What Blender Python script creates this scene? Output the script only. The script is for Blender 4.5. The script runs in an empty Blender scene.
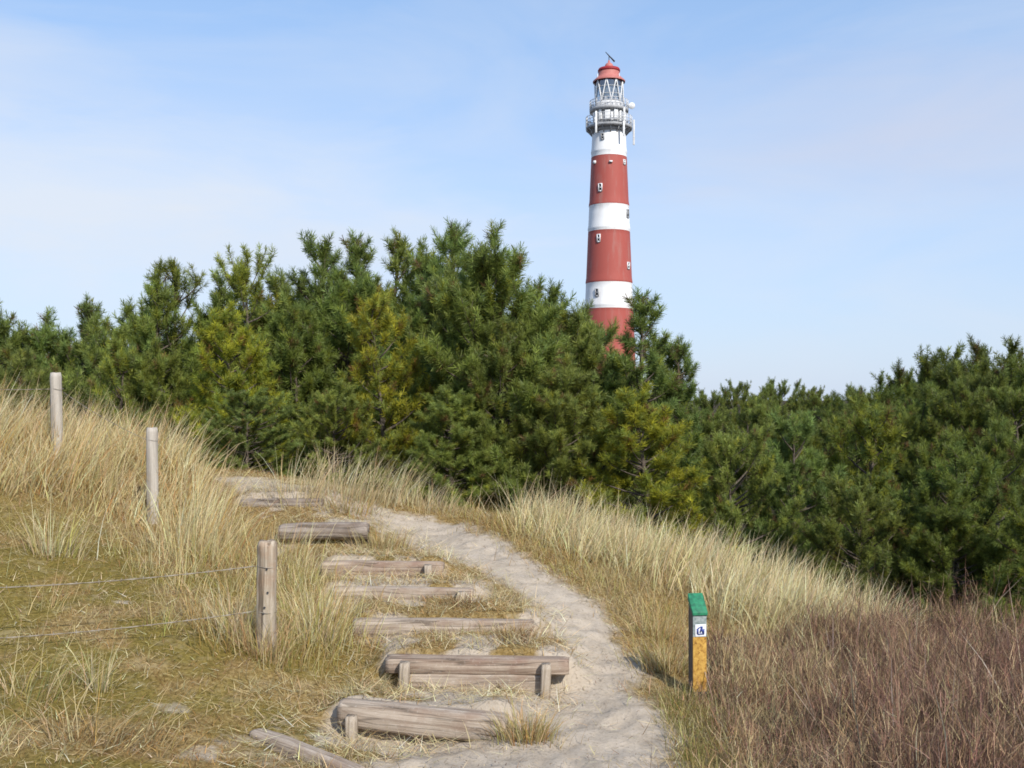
import bpy, bmesh, math, random
import numpy as np
from mathutils import Vector, Matrix

R = math.radians
rng = np.random.default_rng(11)
random.seed(5)
scene = bpy.context.scene
COL = scene.collection

# ------------------------------------------------------------------ camera
F = 1024.0           # focal length in pixels (36 mm on a 36 mm sensor)
HV = 400.0           # row of the horizon
EYE = 1.65
cam_d = bpy.data.cameras.new('camera')
cam = bpy.data.objects.new('camera', cam_d)
COL.objects.link(cam)
cam.location = (0, 0, EYE)
cam.rotation_euler = (R(90), 0, 0)
cam_d.sensor_width = 36
cam_d.lens = 36
cam_d.shift_y = (HV - 384) / 1024
cam_d.clip_start = 0.05
cam_d.clip_end = 4000
scene.camera = cam


def px(u, v, Y):
    return ((u - 512) / F * Y, Y, EYE - (v - HV) / F * Y)


def to_px(x, y, z):
    y = np.maximum(y, 0.05)
    return 512 + F * x / y, HV - F * (z - EYE) / y


# ------------------------------------------------------------------ noise
def _hash(ix, iy, s):
    n = (ix.astype(np.int64) * 374761393 + iy.astype(np.int64) * 668265263 + s * 982451653) & 0xFFFFFFFF
    n = ((n ^ (n >> 13)) * 1274126177) & 0xFFFFFFFF
    n = n ^ (n >> 16)
    return (n & 0xFFFF) / 65535.0


def vnoise(x, y, s=0):
    ix = np.floor(x); iy = np.floor(y)
    fx = x - ix; fy = y - iy
    fx = fx * fx * (3 - 2 * fx); fy = fy * fy * (3 - 2 * fy)
    a = _hash(ix, iy, s); b = _hash(ix + 1, iy, s); c = _hash(ix, iy + 1, s); d = _hash(ix + 1, iy + 1, s)
    return (a * (1 - fx) + b * fx) * (1 - fy) + (c * (1 - fx) + d * fx) * fy


def fbm(x, y, s=0, o=4):
    t = 0; a = 0.5; n = 0
    for k in range(o):
        t = t + a * vnoise(x, y, s + k * 17); n += a
        x = x * 2.03 + 5.1; y = y * 2.03 + 1.7; a *= 0.5
    return t / n


def sstep(a, b, x):
    t = np.clip((x - a) / (b - a), 0, 1)
    return t * t * (3 - 2 * t)


# ------------------------------------------------------------------ terrain height
# control points of the dune: picture column, row and distance
CP = [
    (0, 768, 4.3), (256, 775, 4.6), (512, 768, 4.85), (690, 768, 4.9), (1024, 768, 4.7), (-250, 760, 4.2), (1300, 770, 4.8),
    (350, 738, 5.4), (500, 738, 5.4), (388, 690, 6.15), (567, 690, 6.15), (357, 634, 6.75), (530, 634, 6.75),
    (335, 600, 7.35), (470, 600, 7.35), (330, 577, 7.9), (435, 577, 7.9), (293, 546, 8.7), (365, 546, 8.7),
    (243, 508, 9.8), (320, 508, 9.8),
    (620, 690, 6.1), (605, 645, 6.9), (545, 590, 7.8), (480, 550, 8.8), (430, 525, 9.6), (330, 487, 10.8), (255, 472, 11.7),
    (265, 650, 6.2), (150, 650, 6.0), (0, 650, 5.8), (-250, 640, 5.8), (0, 560, 7.3), (150, 560, 7.8),
    (153, 524, 9.4), (58, 458, 10.0), (0, 480, 9.0), (150, 456, 11.2), (215, 474, 11.4), (-120, 438, 10.6), (-300, 430, 10.5),
    (400, 497, 10.5), (520, 520, 9.9), (650, 560, 9.3), (780, 600, 8.8), (900, 640, 8.3), (1024, 672, 8.0), (1250, 700, 8.0),
    (695, 697, 6.1), (640, 622, 7.5), (800, 690, 6.4), (950, 700, 6.4), (1150, 720, 6.4),
]
P = [px(*c) for c in CP]
P += [(0, 0, 0), (-4, 0, .35), (4, 0, -.05), (0, 2.5, -.02), (-3.5, 2.5, .25), (3.5, 2.5, -.06), (0, -3, 0.05)]
# the far side of the crest drops to the hollow in which the pines stand
for (u, v, Y) in [(-120, 438, 10.6), (150, 456, 11.2), (255, 472, 11.7), (400, 497, 10.5), (520, 520, 9.9),
                  (650, 560, 9.3), (780, 600, 8.8), (900, 640, 8.3), (1024, 672, 8.0), (1250, 700, 8.0)]:
    x, y, z = px(u, v, Y)
    P.append((x * 1.1, y + 1.3, z - .42))
    P.append((x * 1.25, y + 3.2, z - 1.35))
P = np.array(P)


def _phi(r2):
    return 0.5 * r2 * np.log(r2 + 1e-9)


def _fit(P, lam=0.002):
    n = len(P)
    d2 = ((P[:, None, :2] - P[None, :, :2]) ** 2).sum(-1)
    A = np.zeros((n + 3, n + 3))
    A[:n, :n] = _phi(d2) + lam * np.eye(n)
    A[:n, n] = 1; A[:n, n + 1:n + 3] = P[:, :2]
    A[n:, :n] = A[:n, n:].T
    b = np.zeros(n + 3); b[:n] = P[:, 2]
    return np.linalg.solve(A, b)


WT = _fit(P)

# steps: left end (column, row of top), right end, row of bottom, distance left/right, height
STEPS = [
    ((253, 736), (356, 776), 5.15, 4.62, .045),
    ((342, 699), (506, 716), 5.50, 5.38, .17),
    ((388, 657), (567, 658), 6.18, 6.12, .195),
    ((355, 619), (532, 619), 6.78, 6.74, .10),
    ((334, 587), (472, 588), 7.38, 7.34, .095),
    ((328, 561), (437, 562), 7.92, 7.90, .12),
    ((284, 528), (363, 527), 8.72, 8.70, .13),
    ((242, 499), (322, 498), 9.85, 9.82, .10),
]
SPACE = [.5, .7, .6, .6, .55, .55, 1.0, .8]


def H0(x, y):
    x = np.atleast_1d(np.asarray(x, float)); y = np.atleast_1d(np.asarray(y, float))
    out = np.empty_like(x)
    for i in range(0, len(x), 40000):
        xx = x[i:i + 40000]; yy = y[i:i + 40000]
        d2 = (xx[:, None] - P[None, :, 0]) ** 2 + (yy[:, None] - P[None, :, 1]) ** 2
        n = len(P)
        t = _phi(d2) @ WT[:n] + WT[n] + WT[n + 1] * xx + WT[n + 2] * yy
        dx = np.maximum(np.maximum(-5.5 - xx, xx - 6.5), 0)
        dy = np.maximum(np.maximum(-2 - yy, yy - 12.5), 0)
        w = 1 - sstep(0, 4.5, np.hypot(dx, dy))
        far = np.where(yy > 5, -1.9 - .5 * sstep(-4, 6, xx), .1)
        k = sstep(2, 9, yy)
        far = .1 * (1 - k) + (-1.9 - .5 * sstep(-4, 6, xx)) * k
        far = far + 2.6 * sstep(14, 26, xx) * sstep(14, 30, yy) + sstep(25, 80, np.hypot(xx, yy)) * (fbm(xx / 30, yy / 30, 3) * 4 - 2)
        out[i:i + 40000] = np.clip(t, -3, 2.2) * w + far * (1 - w)
    return out


STW = []
for (l, r, yl, yr, h) in STEPS:
    a = px(l[0], l[1], yl); b = px(r[0], r[1], yr)
    STW.append((np.array(a), np.array(b), h))


def H(x, y, fine=True):
    x = np.atleast_1d(np.asarray(x, float)); y = np.atleast_1d(np.asarray(y, float))
    z = H0(x, y)
    for (a, b, h), sp in zip(STW, SPACE):
        d = b[:2] - a[:2]; L = np.hypot(*d); d = d / L
        n = np.array([-d[1], d[0]])
        t = (x - a[0]) * d[0] + (y - a[1]) * d[1]
        q = (x - a[0]) * n[0] + (y - a[1]) * n[1] - .07
        lat = sstep(-.22, .05, t) * (1 - sstep(L - .05, L + .22, t))
        z = z + lat * h * sstep(-.04, .03, q) * np.clip(1 - (q - .03) / sp, 0, 1)
    if fine:
        near = sstep(40, 15, np.hypot(x, y))
        z = z + near * ((fbm(x * 1.3, y * 1.3, 7, 3) - .5) * .07 + (fbm(x * 7, y * 7, 9, 3) - .5) * .035)
    return z


def ground_at(u, v):
    Y = np.arange(2.5, 16, .02)
    x = (u - 512) / F * Y
    zr = EYE - (v - HV) / F * Y
    g = H(x, Y, False)
    i = np.argmax(g >= zr)
    return np.array([x[i], Y[i], g[i]])


# ------------------------------------------------------------------ polygons / masks
def in_poly(u, v, poly):
    c = np.zeros(len(u), bool)
    n = len(poly)
    for i in range(n):
        x1, y1 = poly[i]; x2, y2 = poly[(i + 1) % n]
        if y1 == y2:
            continue
        m = ((y1 > v) != (y2 > v)) & (u < (x2 - x1) * (v - y1) / (y2 - y1) + x1)
        c ^= m
    return c


PATH = [(560, 830, 190), (535, 768, 178), (552, 735, 136), (594, 700, 60), (603, 660, 43), (574, 620, 50), (535, 585, 46), (503, 565, 46),
        (460, 545, 46), (425, 530, 40), (392, 518, 28), (345, 503, 22), (290, 489, 36), (250, 480, 30)]
PW = []
for (u, v, hw) in PATH:
    g = ground_at(u, v)
    PW.append((g[0], g[1], hw / F * g[1]))
PW = [(PW[0][0] - .1, 1.5, 1.1), (PW[0][0] - .2, -4, 1.0)][::-1] + PW


def sand_mask(x, y):
    best = np.full(len(x), 9.0)
    for (x1, y1, w1), (x2, y2, w2) in zip(PW[:-1], PW[1:]):
        dx, dy = x2 - x1, y2 - y1
        t = np.clip(((x - x1) * dx + (y - y1) * dy) / (dx * dx + dy * dy), 0, 1)
        d = np.hypot(x - x1 - t * dx, y - y1 - t * dy) - (w1 + (w2 - w1) * t)
        best = np.minimum(best, d)
    n = fbm(x * 2.6, y * 2.6, 21, 4)
    m = 1 - sstep(-.32, .18, best + (n - .5) * .55)
    # worn sand on the treads
    tread = np.zeros(len(x))
    for (a, b, h), sp, k in zip(STW, SPACE, (.35, .95, .85, .75, .7, .65, .75, .7)):
        d = b[:2] - a[:2]; L = np.hypot(*d); d = d / L
        nn = np.array([-d[1], d[0]])
        t = (x - a[0]) * d[0] + (y - a[1]) * d[1]
        q = (x - a[0]) * nn[0] + (y - a[1]) * nn[1]
        w = sstep(-.3, .1, t) * (1 - sstep(L, L + .3, t)) * sstep(-.5, -.2, q) * (1 - sstep(sp * .6, sp, q))
        tread = np.maximum(tread, w * k)
    m = np.maximum(m, tread * sstep(.36, .56, fbm(x * 4, y * 4, 33, 4)) * 1.05)
    # bare patches on the left slope
    for (u, v, r) in ((185, 714, .12), (120, 604, .07), (390, 745, .3), (210, 755, .1)):
        g = BARE[(u, v)]
        d = np.hypot(x - g[0], (y - g[1]))
        m = np.maximum(m, (1 - sstep(r * .5, r * 1.3, d + (n - .5) * .5)) * (.55 if u < 340 else .9))
    return np.clip(m, 0, 1)


BARE = {k: ground_at(*k) for k in ((185, 714), (120, 604), (290, 700), (390, 745), (210, 755))}

MARRAM_L = [(-200, 400), (60, 440), (150, 452), (196, 466), (208, 500), (226, 555), (200, 560), (150, 535), (60, 505), (-60, 490), (-200, 480)]
MARRAM_R = [(515, 524), (530, 516), (650, 547), (780, 585), (895, 630), (865, 655), (790, 640), (660, 590), (575, 560), (520, 536)]
HEATH = [(705, 640), (790, 632), (900, 650), (960, 640), (1100, 650), (1300, 690), (1300, 900), (735, 900), (745, 768), (712, 705), (702, 670)]
GREENER = [(665, 700), (720, 690), (760, 768), (790, 900), (690, 900), (690, 768)]

# ------------------------------------------------------------------ materials
MATS = {}


def mat(name):
    m = bpy.data.materials.new(name)
    m.use_nodes = True
    nt = m.node_tree
    nt.nodes.clear()
    out = nt.nodes.new('ShaderNodeOutputMaterial')
    return m, nt, out


def N(nt, t, **kw):
    n = nt.nodes.new(t)
    for k, v in kw.items():
        if k.startswith('i_'):
            n.inputs[k[2:].replace('_', ' ')].default_value = v
        else:
            setattr(n, k, v)
    return n


def ramp(nt, fac, stops):
    r = nt.nodes.new('ShaderNodeValToRGB')
    e = r.color_ramp.elements
    while len(e) < len(stops):
        e.new(.5)
    for q, (p, c) in zip(e, stops):
        q.position = p
        q.color = (*c, 1) if len(c) == 3 else c
    nt.links.new(fac, r.inputs['Fac'])
    return r.outputs['Color']


def mix(nt, a, b, fac, mode='MIX'):
    m = nt.nodes.new('ShaderNodeMix')
    m.data_type = 'RGBA'; m.blend_type = mode
    for s, v in ((m.inputs['Factor'], fac), (m.inputs['A'], a), (m.inputs['B'], b)):
        if isinstance(v, (int, float)):
            s.default_value = v
        elif isinstance(v, tuple):
            s.default_value = (*v, 1) if len(v) == 3 else v
        else:
            nt.links.new(v, s)
    return m.outputs['Result']


def noise(nt, vec, scale, detail=6, rough=.6, dist=0):
    n = N(nt, 'ShaderNodeTexNoise')
    n.inputs['Scale'].default_value = scale
    n.inputs['Detail'].default_value = detail
    n.inputs['Roughness'].default_value = rough
    n.inputs['Distortion'].default_value = dist
    if vec is not None:
        nt.links.new(vec, n.inputs['Vector'])
    return n.outputs['Fac']


def bsdf(nt, out, color, rough=.8, bump=None, bstr=.3, bdist=.01, metal=0, spec=.3):
    p = N(nt, 'ShaderNodeBsdfPrincipled')
    p.inputs['Roughness'].default_value = rough
    p.inputs['Metallic'].default_value = metal
    p.inputs['Specular IOR Level'].default_value = spec
    if isinstance(color, tuple):
        p.inputs['Base Color'].default_value = (*color, 1)
    else:
        nt.links.new(color, p.inputs['Base Color'])
    if bump is not None:
        b = N(nt, 'ShaderNodeBump')
        b.inputs['Strength'].default_value = bstr
        b.inputs['Distance'].default_value = bdist
        nt.links.new(bump, b.inputs['Height'])
        nt.links.new(b.outputs['Normal'], p.inputs['Normal'])
    nt.links.new(p.outputs['BSDF'], out.inputs['Surface'])
    return p


def coords(nt, kind='Object', scale=None):
    t = N(nt, 'ShaderNodeTexCoord')
    if scale is None:
        return t.outputs[kind]
    m = N(nt, 'ShaderNodeMapping')
    m.inputs['Scale'].default_value = scale
    nt.links.new(t.outputs[kind], m.inputs['Vector'])
    return m.outputs['Vector']


def simple_paint(name, c, c2=None, sc=4, rough=.55, spec=.3, metal=0, bstr=.15):
    m, nt, out = mat(name)
    v = coords(nt)
    c2 = c2 or tuple(x * .75 for x in c)
    n = noise(nt, v, sc, 8, .65)
    col = ramp(nt, n, [(.35, c2), (.62, c)])
    bsdf(nt, out, col, rough, n, bstr, .01, metal, spec)
    return m


def blade_material(name, translucency=.3, rough=.65):
    m, nt, out = mat(name)
    a = N(nt, 'ShaderNodeAttribute', attribute_name='Col')
    p = N(nt, 'ShaderNodeBsdfPrincipled')
    p.inputs['Roughness'].default_value = rough
    p.inputs['Specular IOR Level'].default_value = .2
    nt.links.new(a.outputs['Color'], p.inputs['Base Color'])
    t = N(nt, 'ShaderNodeBsdfTranslucent')
    nt.links.new(a.outputs['Color'], t.inputs['Color'])
    mx = N(nt, 'ShaderNodeMixShader')
    mx.inputs['Fac'].default_value = translucency
    nt.links.new(p.outputs['BSDF'], mx.inputs[1]); nt.links.new(t.outputs['BSDF'], mx.inputs[2])
    nt.links.new(mx.outputs['Shader'], out.inputs['Surface'])
    return m


def needle_material():
    m, nt, out = mat('pine_needles')
    a = N(nt, 'ShaderNodeAttribute', attribute_name='Col')
    o = N(nt, 'ShaderNodeObjectInfo')
    c = mix(nt, a.outputs['Color'], o.outputs['Color'], 1.0, 'MULTIPLY')
    p = N(nt, 'ShaderNodeBsdfPrincipled')
    p.inputs['Roughness'].default_value = .5
    p.inputs['Specular IOR Level'].default_value = .35
    nt.links.new(c, p.inputs['Base Color'])
    t = N(nt, 'ShaderNodeBsdfTranslucent')
    nt.links.new(c, t.inputs['Color'])
    mx = N(nt, 'ShaderNodeMixShader')
    mx.inputs['Fac'].default_value = .46
    nt.links.new(p.outputs['BSDF'], mx.inputs[1]); nt.links.new(t.outputs['BSDF'], mx.inputs[2])
    nt.links.new(mx.outputs['Shader'], out.inputs['Surface'])
    return m


def bark_material():
    m, nt, out = mat('pine_bark')
    v = coords(nt, 'Object', (1, 1, .35))
    n = noise(nt, v, 22, 8, .7)
    c = ramp(nt, n, [(.3, (.04, .03, .024)), (.55, (.12, .095, .075)), (.75, (.22, .18, .15))])
    bsdf(nt, out, c, .9, n, .6, .02)
    return m


def wood_material(name, light, dark, seed=0, axis='x', red=None, crack=.5):
    m, nt, out = mat(name)
    sc = {'x': (1.2, 22, 22), 'z': (22, 22, 1.2)}[axis]
    v = coords(nt, 'Object', sc)
    n = noise(nt, v, 1.6, 9, .68, .6)
    v2 = coords(nt, 'Object')
    n2 = noise(nt, v2, 5.5, 5, .6)
    c = ramp(nt, n, [(.28, tuple(x * .5 for x in dark)), (.40, dark), (.60, light)])
    c2 = mix(nt, c, red or dark, ramp(nt, n2, [(.5, (0, 0, 0)), (.7, (.75, .75, .75))]))
    crk = noise(nt, coords(nt, 'Object', tuple(q * .55 for q in sc)), 1.1, 3, .5, .3)
    c2 = mix(nt, c2, (.035, .027, .02), ramp(nt, crk, [(.475, (0, 0, 0)), (.495, (crack, crack, crack)), (.505, (crack, crack, crack)), (.525, (0, 0, 0))]))
    n3 = noise(nt, v2, 60, 3, .5)
    c3 = mix(nt, c2, (.72, .68, .62), ramp(nt, n3, [(.6, (0, 0, 0)), (.8, (.25, .25, .25))]))
    bsdf(nt, out, c3, .88, n, .75, .012, 0, .15)
    return m


def ground_material():
    m, nt, out = mat('dune_ground')
    v = coords(nt, 'Object')
    a = N(nt, 'ShaderNodeAttribute', attribute_name='Mask')
    sp = N(nt, 'ShaderNodeSeparateColor')
    nt.links.new(a.outputs['Color'], sp.inputs['Color'])
    # sand
    n1 = noise(nt, v, 2.2, 8, .6); n2 = noise(nt, v, 55, 6, .7); n3 = noise(nt, v, 11, 6, .65)
    sand = ramp(nt, n3, [(.28, (.32, .262, .200)), (.5, (.405, .338, .260)), (.72, (.455, .385, .305))])
    sand = mix(nt, sand, (.50, .43, .345), ramp(nt, n1, [(.45, (0, 0, 0)), (.7, (.5, .5, .5))]))
    sand = mix(nt, sand, (.17, .13, .095), ramp(nt, n2, [(.55, (0, 0, 0)), (.70, (.8, .8, .8))]))
    # moss, dead grass and soil
    g1 = noise(nt, v, 1.7, 7, .62); g2 = noise(nt, v, 38, 6, .75); g3 = noise(nt, v, 7, 6, .6)
    turf = ramp(nt, g2, [(.28, (.055, .035, .012)), (.48, (.21, .14, .05)), (.7, (.40, .29, .13))])
    moss = ramp(nt, g2, [(.3, (.045, .036, .010)), (.5, (.165, .125, .030)), (.72, (.28, .21, .065))])
    gm = mix(nt, turf, moss, sp.outputs['Green'])
    gm = mix(nt, gm, (.36, .29, .16), ramp(nt, g3, [(.54, (0, 0, 0)), (.72, (.55, .55, .55))]))
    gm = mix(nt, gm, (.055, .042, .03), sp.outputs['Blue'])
    # mask edge broken up by noise
    ad = N(nt, 'ShaderNodeMath', operation='ADD')
    nt.links.new(sp.outputs['Red'], ad.inputs[0])
    sb = N(nt, 'ShaderNodeMath', operation='MULTIPLY_ADD')
    nt.links.new(n3, sb.inputs[0]); sb.inputs[1].default_value = .9; sb.inputs[2].default_value = -.45
    nt.links.new(sb.outputs[0], ad.inputs[1])
    f = ramp(nt, ad.outputs[0], [(.26, (0, 0, 0)), (.70, (1, 1, 1))])
    col = mix(nt, gm, sand, f)
    bm = N(nt, 'ShaderNodeMath', operation='ADD')
    nt.links.new(n3, bm.inputs[0])
    m2 = N(nt, 'ShaderNodeMath', operation='MULTIPLY'); m2.inputs[1].default_value = .45
    nt.links.new(n2, m2.inputs[0]); nt.links.new(m2.outputs[0], bm.inputs[1])
    bsdf(nt, out, col, .95, bm.outputs[0], .55, .03, 0, .08)
    return m


def lighthouse_paint():
    m, nt, out = mat('lighthouse_banded_paint')
    v = coords(nt, 'Object')
    s = N(nt, 'ShaderNodeSeparateXYZ')
    nt.links.new(v, s.inputs[0])
    mr = N(nt, 'ShaderNodeMapRange')
    mr.inputs['From Min'].default_value = 0; mr.inputs['From Max'].default_value = 50
    nt.links.new(s.outputs['Z'], mr.inputs['Value'])
    r = N(nt, 'ShaderNodeValToRGB')
    r.color_ramp.interpolation = 'CONSTANT'
    W = (.83, .82, .80, 1); RD = (.365, .085, .066, 1)
    LZ = lambda v: EYE - (v - HV) * 137.2 / F + 2
    edges = [(0, RD), (1.2, W), (4.2, RD), (LZ(309), W), (LZ(282), RD), (LZ(229), W), (LZ(203), RD), (LZ(153.5), W)]
    e = r.color_ramp.elements
    while len(e) < len(edges):
        e.new(.5)
    for q, (z, c) in zip(e, edges):
        q.position = z / 50; q.color = c
    nt.links.new(mr.outputs['Result'], r.inputs['Fac'])
    n = noise(nt, coords(nt, 'Object', (1, 1, .15)), 1.6, 8, .65)
    c = mix(nt, r.outputs['Color'], (.35, .28, .24), ramp(nt, n, [(.52, (0, 0, 0)), (.78, (.42, .42, .42))]))
    bsdf(nt, out, c, .6, n, .1, .05, 0, .25)
    return m


M_GROUND = ground_material()
M_BLADE = blade_material('dry_grass_blades', .3)
M_TWIG = blade_material('heather_twigs', .08, .85)
M_NEEDLE = needle_material()
M_BARK = bark_material()
M_LOG = [wood_material('weathered_log_grey', (.45, .375, .30), (.26, .20, .15), red=(.26, .18, .13)),
         wood_material('weathered_beam_brown', (.42, .335, .26), (.23, .165, .12), red=(.24, .15, .11)),
         wood_material('weathered_log_dark', (.33, .28, .235), (.17, .13, .10), red=(.15, .11, .085))]
M_PEG = wood_material('weathered_stake', (.44, .37, .29), (.23, .18, .13), axis='z')
M_POST = wood_material('weathered_post', (.45, .385, .30), (.25, .195, .14), axis='z', red=(.33, .20, .12))
M_POST2 = wood_material('bleached_post', (.47, .425, .365), (.36, .32, .27), axis='z', red=(.42, .37, .31), crack=.12)
M_WIRE = simple_paint('galvanised_wire', (.36, .32, .26), (.20, .16, .12), 30, .6, .4, .3)
M_LH = lighthouse_paint()
M_WHITE = simple_paint('white_paint', (.80, .80, .79), (.62, .62, .61), 2)
M_REDROOF = simple_paint('faded_red_roof', (.50, .185, .155), (.41, .13, .11), 1.2)
M_REDDARK = simple_paint('dark_red_rim', (.34, .03, .035), (.26, .02, .025), 2)
M_GREYMET = simple_paint('gallery_steel', (.44, .44, .44), (.28, .28, .28), 3)
M_LTMET = simple_paint('pale_railing', (.66, .66, .66), (.50, .50, .50), 3)
M_DARK = simple_paint('dark_metal', (.06, .06, .065), (.03, .03, .035), 3)
M_PANE = simple_paint('window_pane_dark', (.035, .04, .05), (.02, .025, .03), 3, .12, .6)
M_GREEN = simple_paint('green_cap_paint', (.030, .225, .110), (.020, .115, .065), 40)
M_STICK = simple_paint('white_plate', (.80, .81, .83), (.70, .71, .73), 12, .4)
M_BLUE = simple_paint('blue_print', (.055, .085, .30), (.04, .06, .22), 30, .4)
M_STRAWBARE = None


def lantern_glass():
    m, nt, out = mat('lantern_glass')
    g = N(nt, 'ShaderNodeBsdfGlossy'); g.inputs['Roughness'].default_value = .08
    g.inputs['Color'].default_value = (.75, .8, .85, 1)
    t = N(nt, 'ShaderNodeBsdfTransparent'); t.inputs['Color'].default_value = (.72, .77, .80, 1)
    x = N(nt, 'ShaderNodeMixShader'); x.inputs['Fac'].default_value = .25
    nt.links.new(t.outputs[0], x.inputs[1]); nt.links.new(g.outputs[0], x.inputs[2])
    nt.links.new(x.outputs[0], out.inputs['Surface'])
    return m


M_GLASS = lantern_glass()


def trail_post_wood():
    m, nt, out = mat('yellow_brown_post_wood')
    v = coords(nt, 'Object', (18, 18, 3))
    n = noise(nt, v, 2.2, 8, .7, 1.2)
    n2 = noise(nt, coords(nt, 'Object'), 38, 6, .7, .8)
    c = ramp(nt, n2, [(.36, (.19, .09, .025)), (.46, (.44, .24, .05)), (.62, (.58, .35, .085))])
    c = mix(nt, c, (.26, .13, .04), ramp(nt, n, [(.55, (0, 0, 0)), (.75, (.5, .5, .5))]))
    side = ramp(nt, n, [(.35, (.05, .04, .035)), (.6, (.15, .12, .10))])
    grey = ramp(nt, n2, [(.35, (.16, .20, .19)), (.6, (.33, .36, .35))])
    g = N(nt, 'ShaderNodeTexCoord')
    s = N(nt, 'ShaderNodeSeparateXYZ'); nt.links.new(g.outputs['Object'], s.inputs[0])
    # weathered grey foot and faded neck, painted front face
    foot = N(nt, 'ShaderNodeMath', operation='LESS_THAN'); nt.links.new(s.outputs['Z'], foot.inputs[0]); foot.inputs[1].default_value = .045
    neck = N(nt, 'ShaderNodeMath', operation='GREATER_THAN'); nt.links.new(s.outputs['Z'], neck.inputs[0]); neck.inputs[1].default_value = .37
    c = mix(nt, c, side, foot.outputs[0])
    c = mix(nt, c, grey, neck.outputs[0])
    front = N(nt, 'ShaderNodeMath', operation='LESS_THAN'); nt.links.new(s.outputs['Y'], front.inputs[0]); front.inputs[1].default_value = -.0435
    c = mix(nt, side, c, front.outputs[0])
    bsdf(nt, out, c, .8, n2, .5, .006, 0, .2)
    return m


M_TPOST = trail_post_wood()


# ------------------------------------------------------------------ mesh helpers
def raw_mesh(name, verts, tris=None, quads=None, cols=None, material=None, smooth=False):
    me = bpy.data.meshes.new(name)
    verts = np.asarray(verts, np.float32)
    me.vertices.add(len(verts))
    me.vertices.foreach_set('co', verts.ravel())
    idx = []; st = []; k = 0
    if quads is not None and len(quads):
        q = np.asarray(quads, np.int32); idx.append(q.ravel()); st.append(np.arange(len(q)) * 4); k = len(q) * 4
    if tris is not None and len(tris):
        t = np.asarray(tris, np.int32); idx.append(t.ravel()); st.append(k + np.arange(len(t)) * 3)
    idx = np.concatenate(idx); st = np.concatenate(st)
    me.loops.add(len(idx)); me.loops.foreach_set('vertex_index', idx.astype(np.int32))
    me.polygons.add(len(st)); me.polygons.foreach_set('loop_start', st.astype(np.int32))
    me.update(calc_edges=True)
    if smooth:
        me.polygons.foreach_set('use_smooth', np.ones(len(st), bool))
    if cols is not None:
        a = me.color_attributes.new('Col', 'FLOAT_COLOR', 'POINT')
        c = np.ones((len(verts), 4), np.float32); c[:, :3] = cols
        a.data.foreach_set('color', c.ravel())
    if material:
        me.materials.append(material)
    return me


def link(name, me, parent=None, loc=None):
    o = bpy.data.objects.new(name, me)
    COL.objects.link(o)
    if parent is not None:
        o.parent = parent
    if loc is not None:
        o.location = loc
    return o


def tag(o, label, cat, group=None, kind=None):
    o['label'] = label
    if cat:
        o['category'] = cat
    if group:
        o['group'] = group
    if kind:
        o['kind'] = kind
    return o


def thing(name, label, cat, loc=(0, 0, 0), rz=0, group=None):
    o = bpy.data.objects.new(name, None)
    o.empty_display_size = .1
    COL.objects.link(o)
    o.location = loc; o.rotation_euler = (0, 0, rz)
    return tag(o, label, cat, group)


class Geo:
    """collects tubes, boxes and lathes into one mesh"""
    def __init__(s):
        s.v = []; s.q = []; s.t = []; s.n = 0

    def add(s, v, q=(), t=()):
        b = s.n
        s.v.append(np.asarray(v, float)); s.n += len(v)
        s.q += [[i + b for i in f] for f in q]; s.t += [[i + b for i in f] for f in t]

    def tube(s, pts, rad, sides=6, cap=True):
        pts = np.asarray(pts, float); n = len(pts)
        rad = np.broadcast_to(np.asarray(rad, float), (n,))
        vs = []
        up = None
        for i in range(n):
            d = pts[min(i + 1, n - 1)] - pts[max(i - 1, 0)]
            d = d / (np.linalg.norm(d) + 1e-9)
            if up is None:
                up = np.array([0, 0, 1.]) if abs(d[2]) < .9 else np.array([1., 0, 0])
            e = np.cross(d, up); e /= np.linalg.norm(e) + 1e-9
            f = np.cross(e, d); up = f
            for k in range(sides):
                a = 2 * math.pi * k / sides
                vs.append(pts[i] + rad[i] * (math.cos(a) * e + math.sin(a) * f))
        q = []
        for i in range(n - 1):
            for k in range(sides):
                q.append((i * sides + k, i * sides + (k + 1) % sides, (i + 1) * sides + (k + 1) % sides, (i + 1) * sides + k))
        t = []
        if cap:
            vs.append(pts[0]); vs.append(pts[-1]); a = n * sides
            for k in range(sides):
                t.append((a, (k + 1) % sides, k)); t.append((a + 1, (n - 1) * sides + k, (n - 1) * sides + (k + 1) % sides))
        s.add(vs, q, t)

    def box(s, c, size, rot=None):
        h = np.array(size) / 2
        v = np.array([[x, y, z] for x in (-1, 1) for y in (-1, 1) for z in (-1, 1)]) * h
        if rot is not None:
            v = v @ np.array(rot).T
        s.add(v + np.array(c), [(0, 1, 3, 2), (4, 6, 7, 5), (0, 4, 5, 1), (2, 3, 7, 6), (0, 2, 6, 4), (1, 5, 7, 3)])

    def lathe(s, prof, sides=32, center=(0, 0)):
        v = []
        for r, z in prof:
            for k in range(sides):
                a = 2 * math.pi * k / sides
                v.append((center[0] + r * math.cos(a), center[1] + r * math.sin(a), z))
        q = []
        for i in range(len(prof) - 1):
            for k in range(sides):
                q.append((i * sides + k, i * sides + (k + 1) % sides, (i + 1) * sides + (k + 1) % sides, (i + 1) * sides + k))
        s.add(v, q)

    def build(s, name, material, parent=None, smooth=False, bevel=0):
        me = raw_mesh(name, np.concatenate(s.v), s.t, s.q, None, material, smooth)
        o = link(name, me, parent)
        if bevel:
            b = o.modifiers.new('bevel', 'BEVEL'); b.width = bevel; b.segments = 2; b.limit_method = 'ANGLE'
        return o


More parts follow.
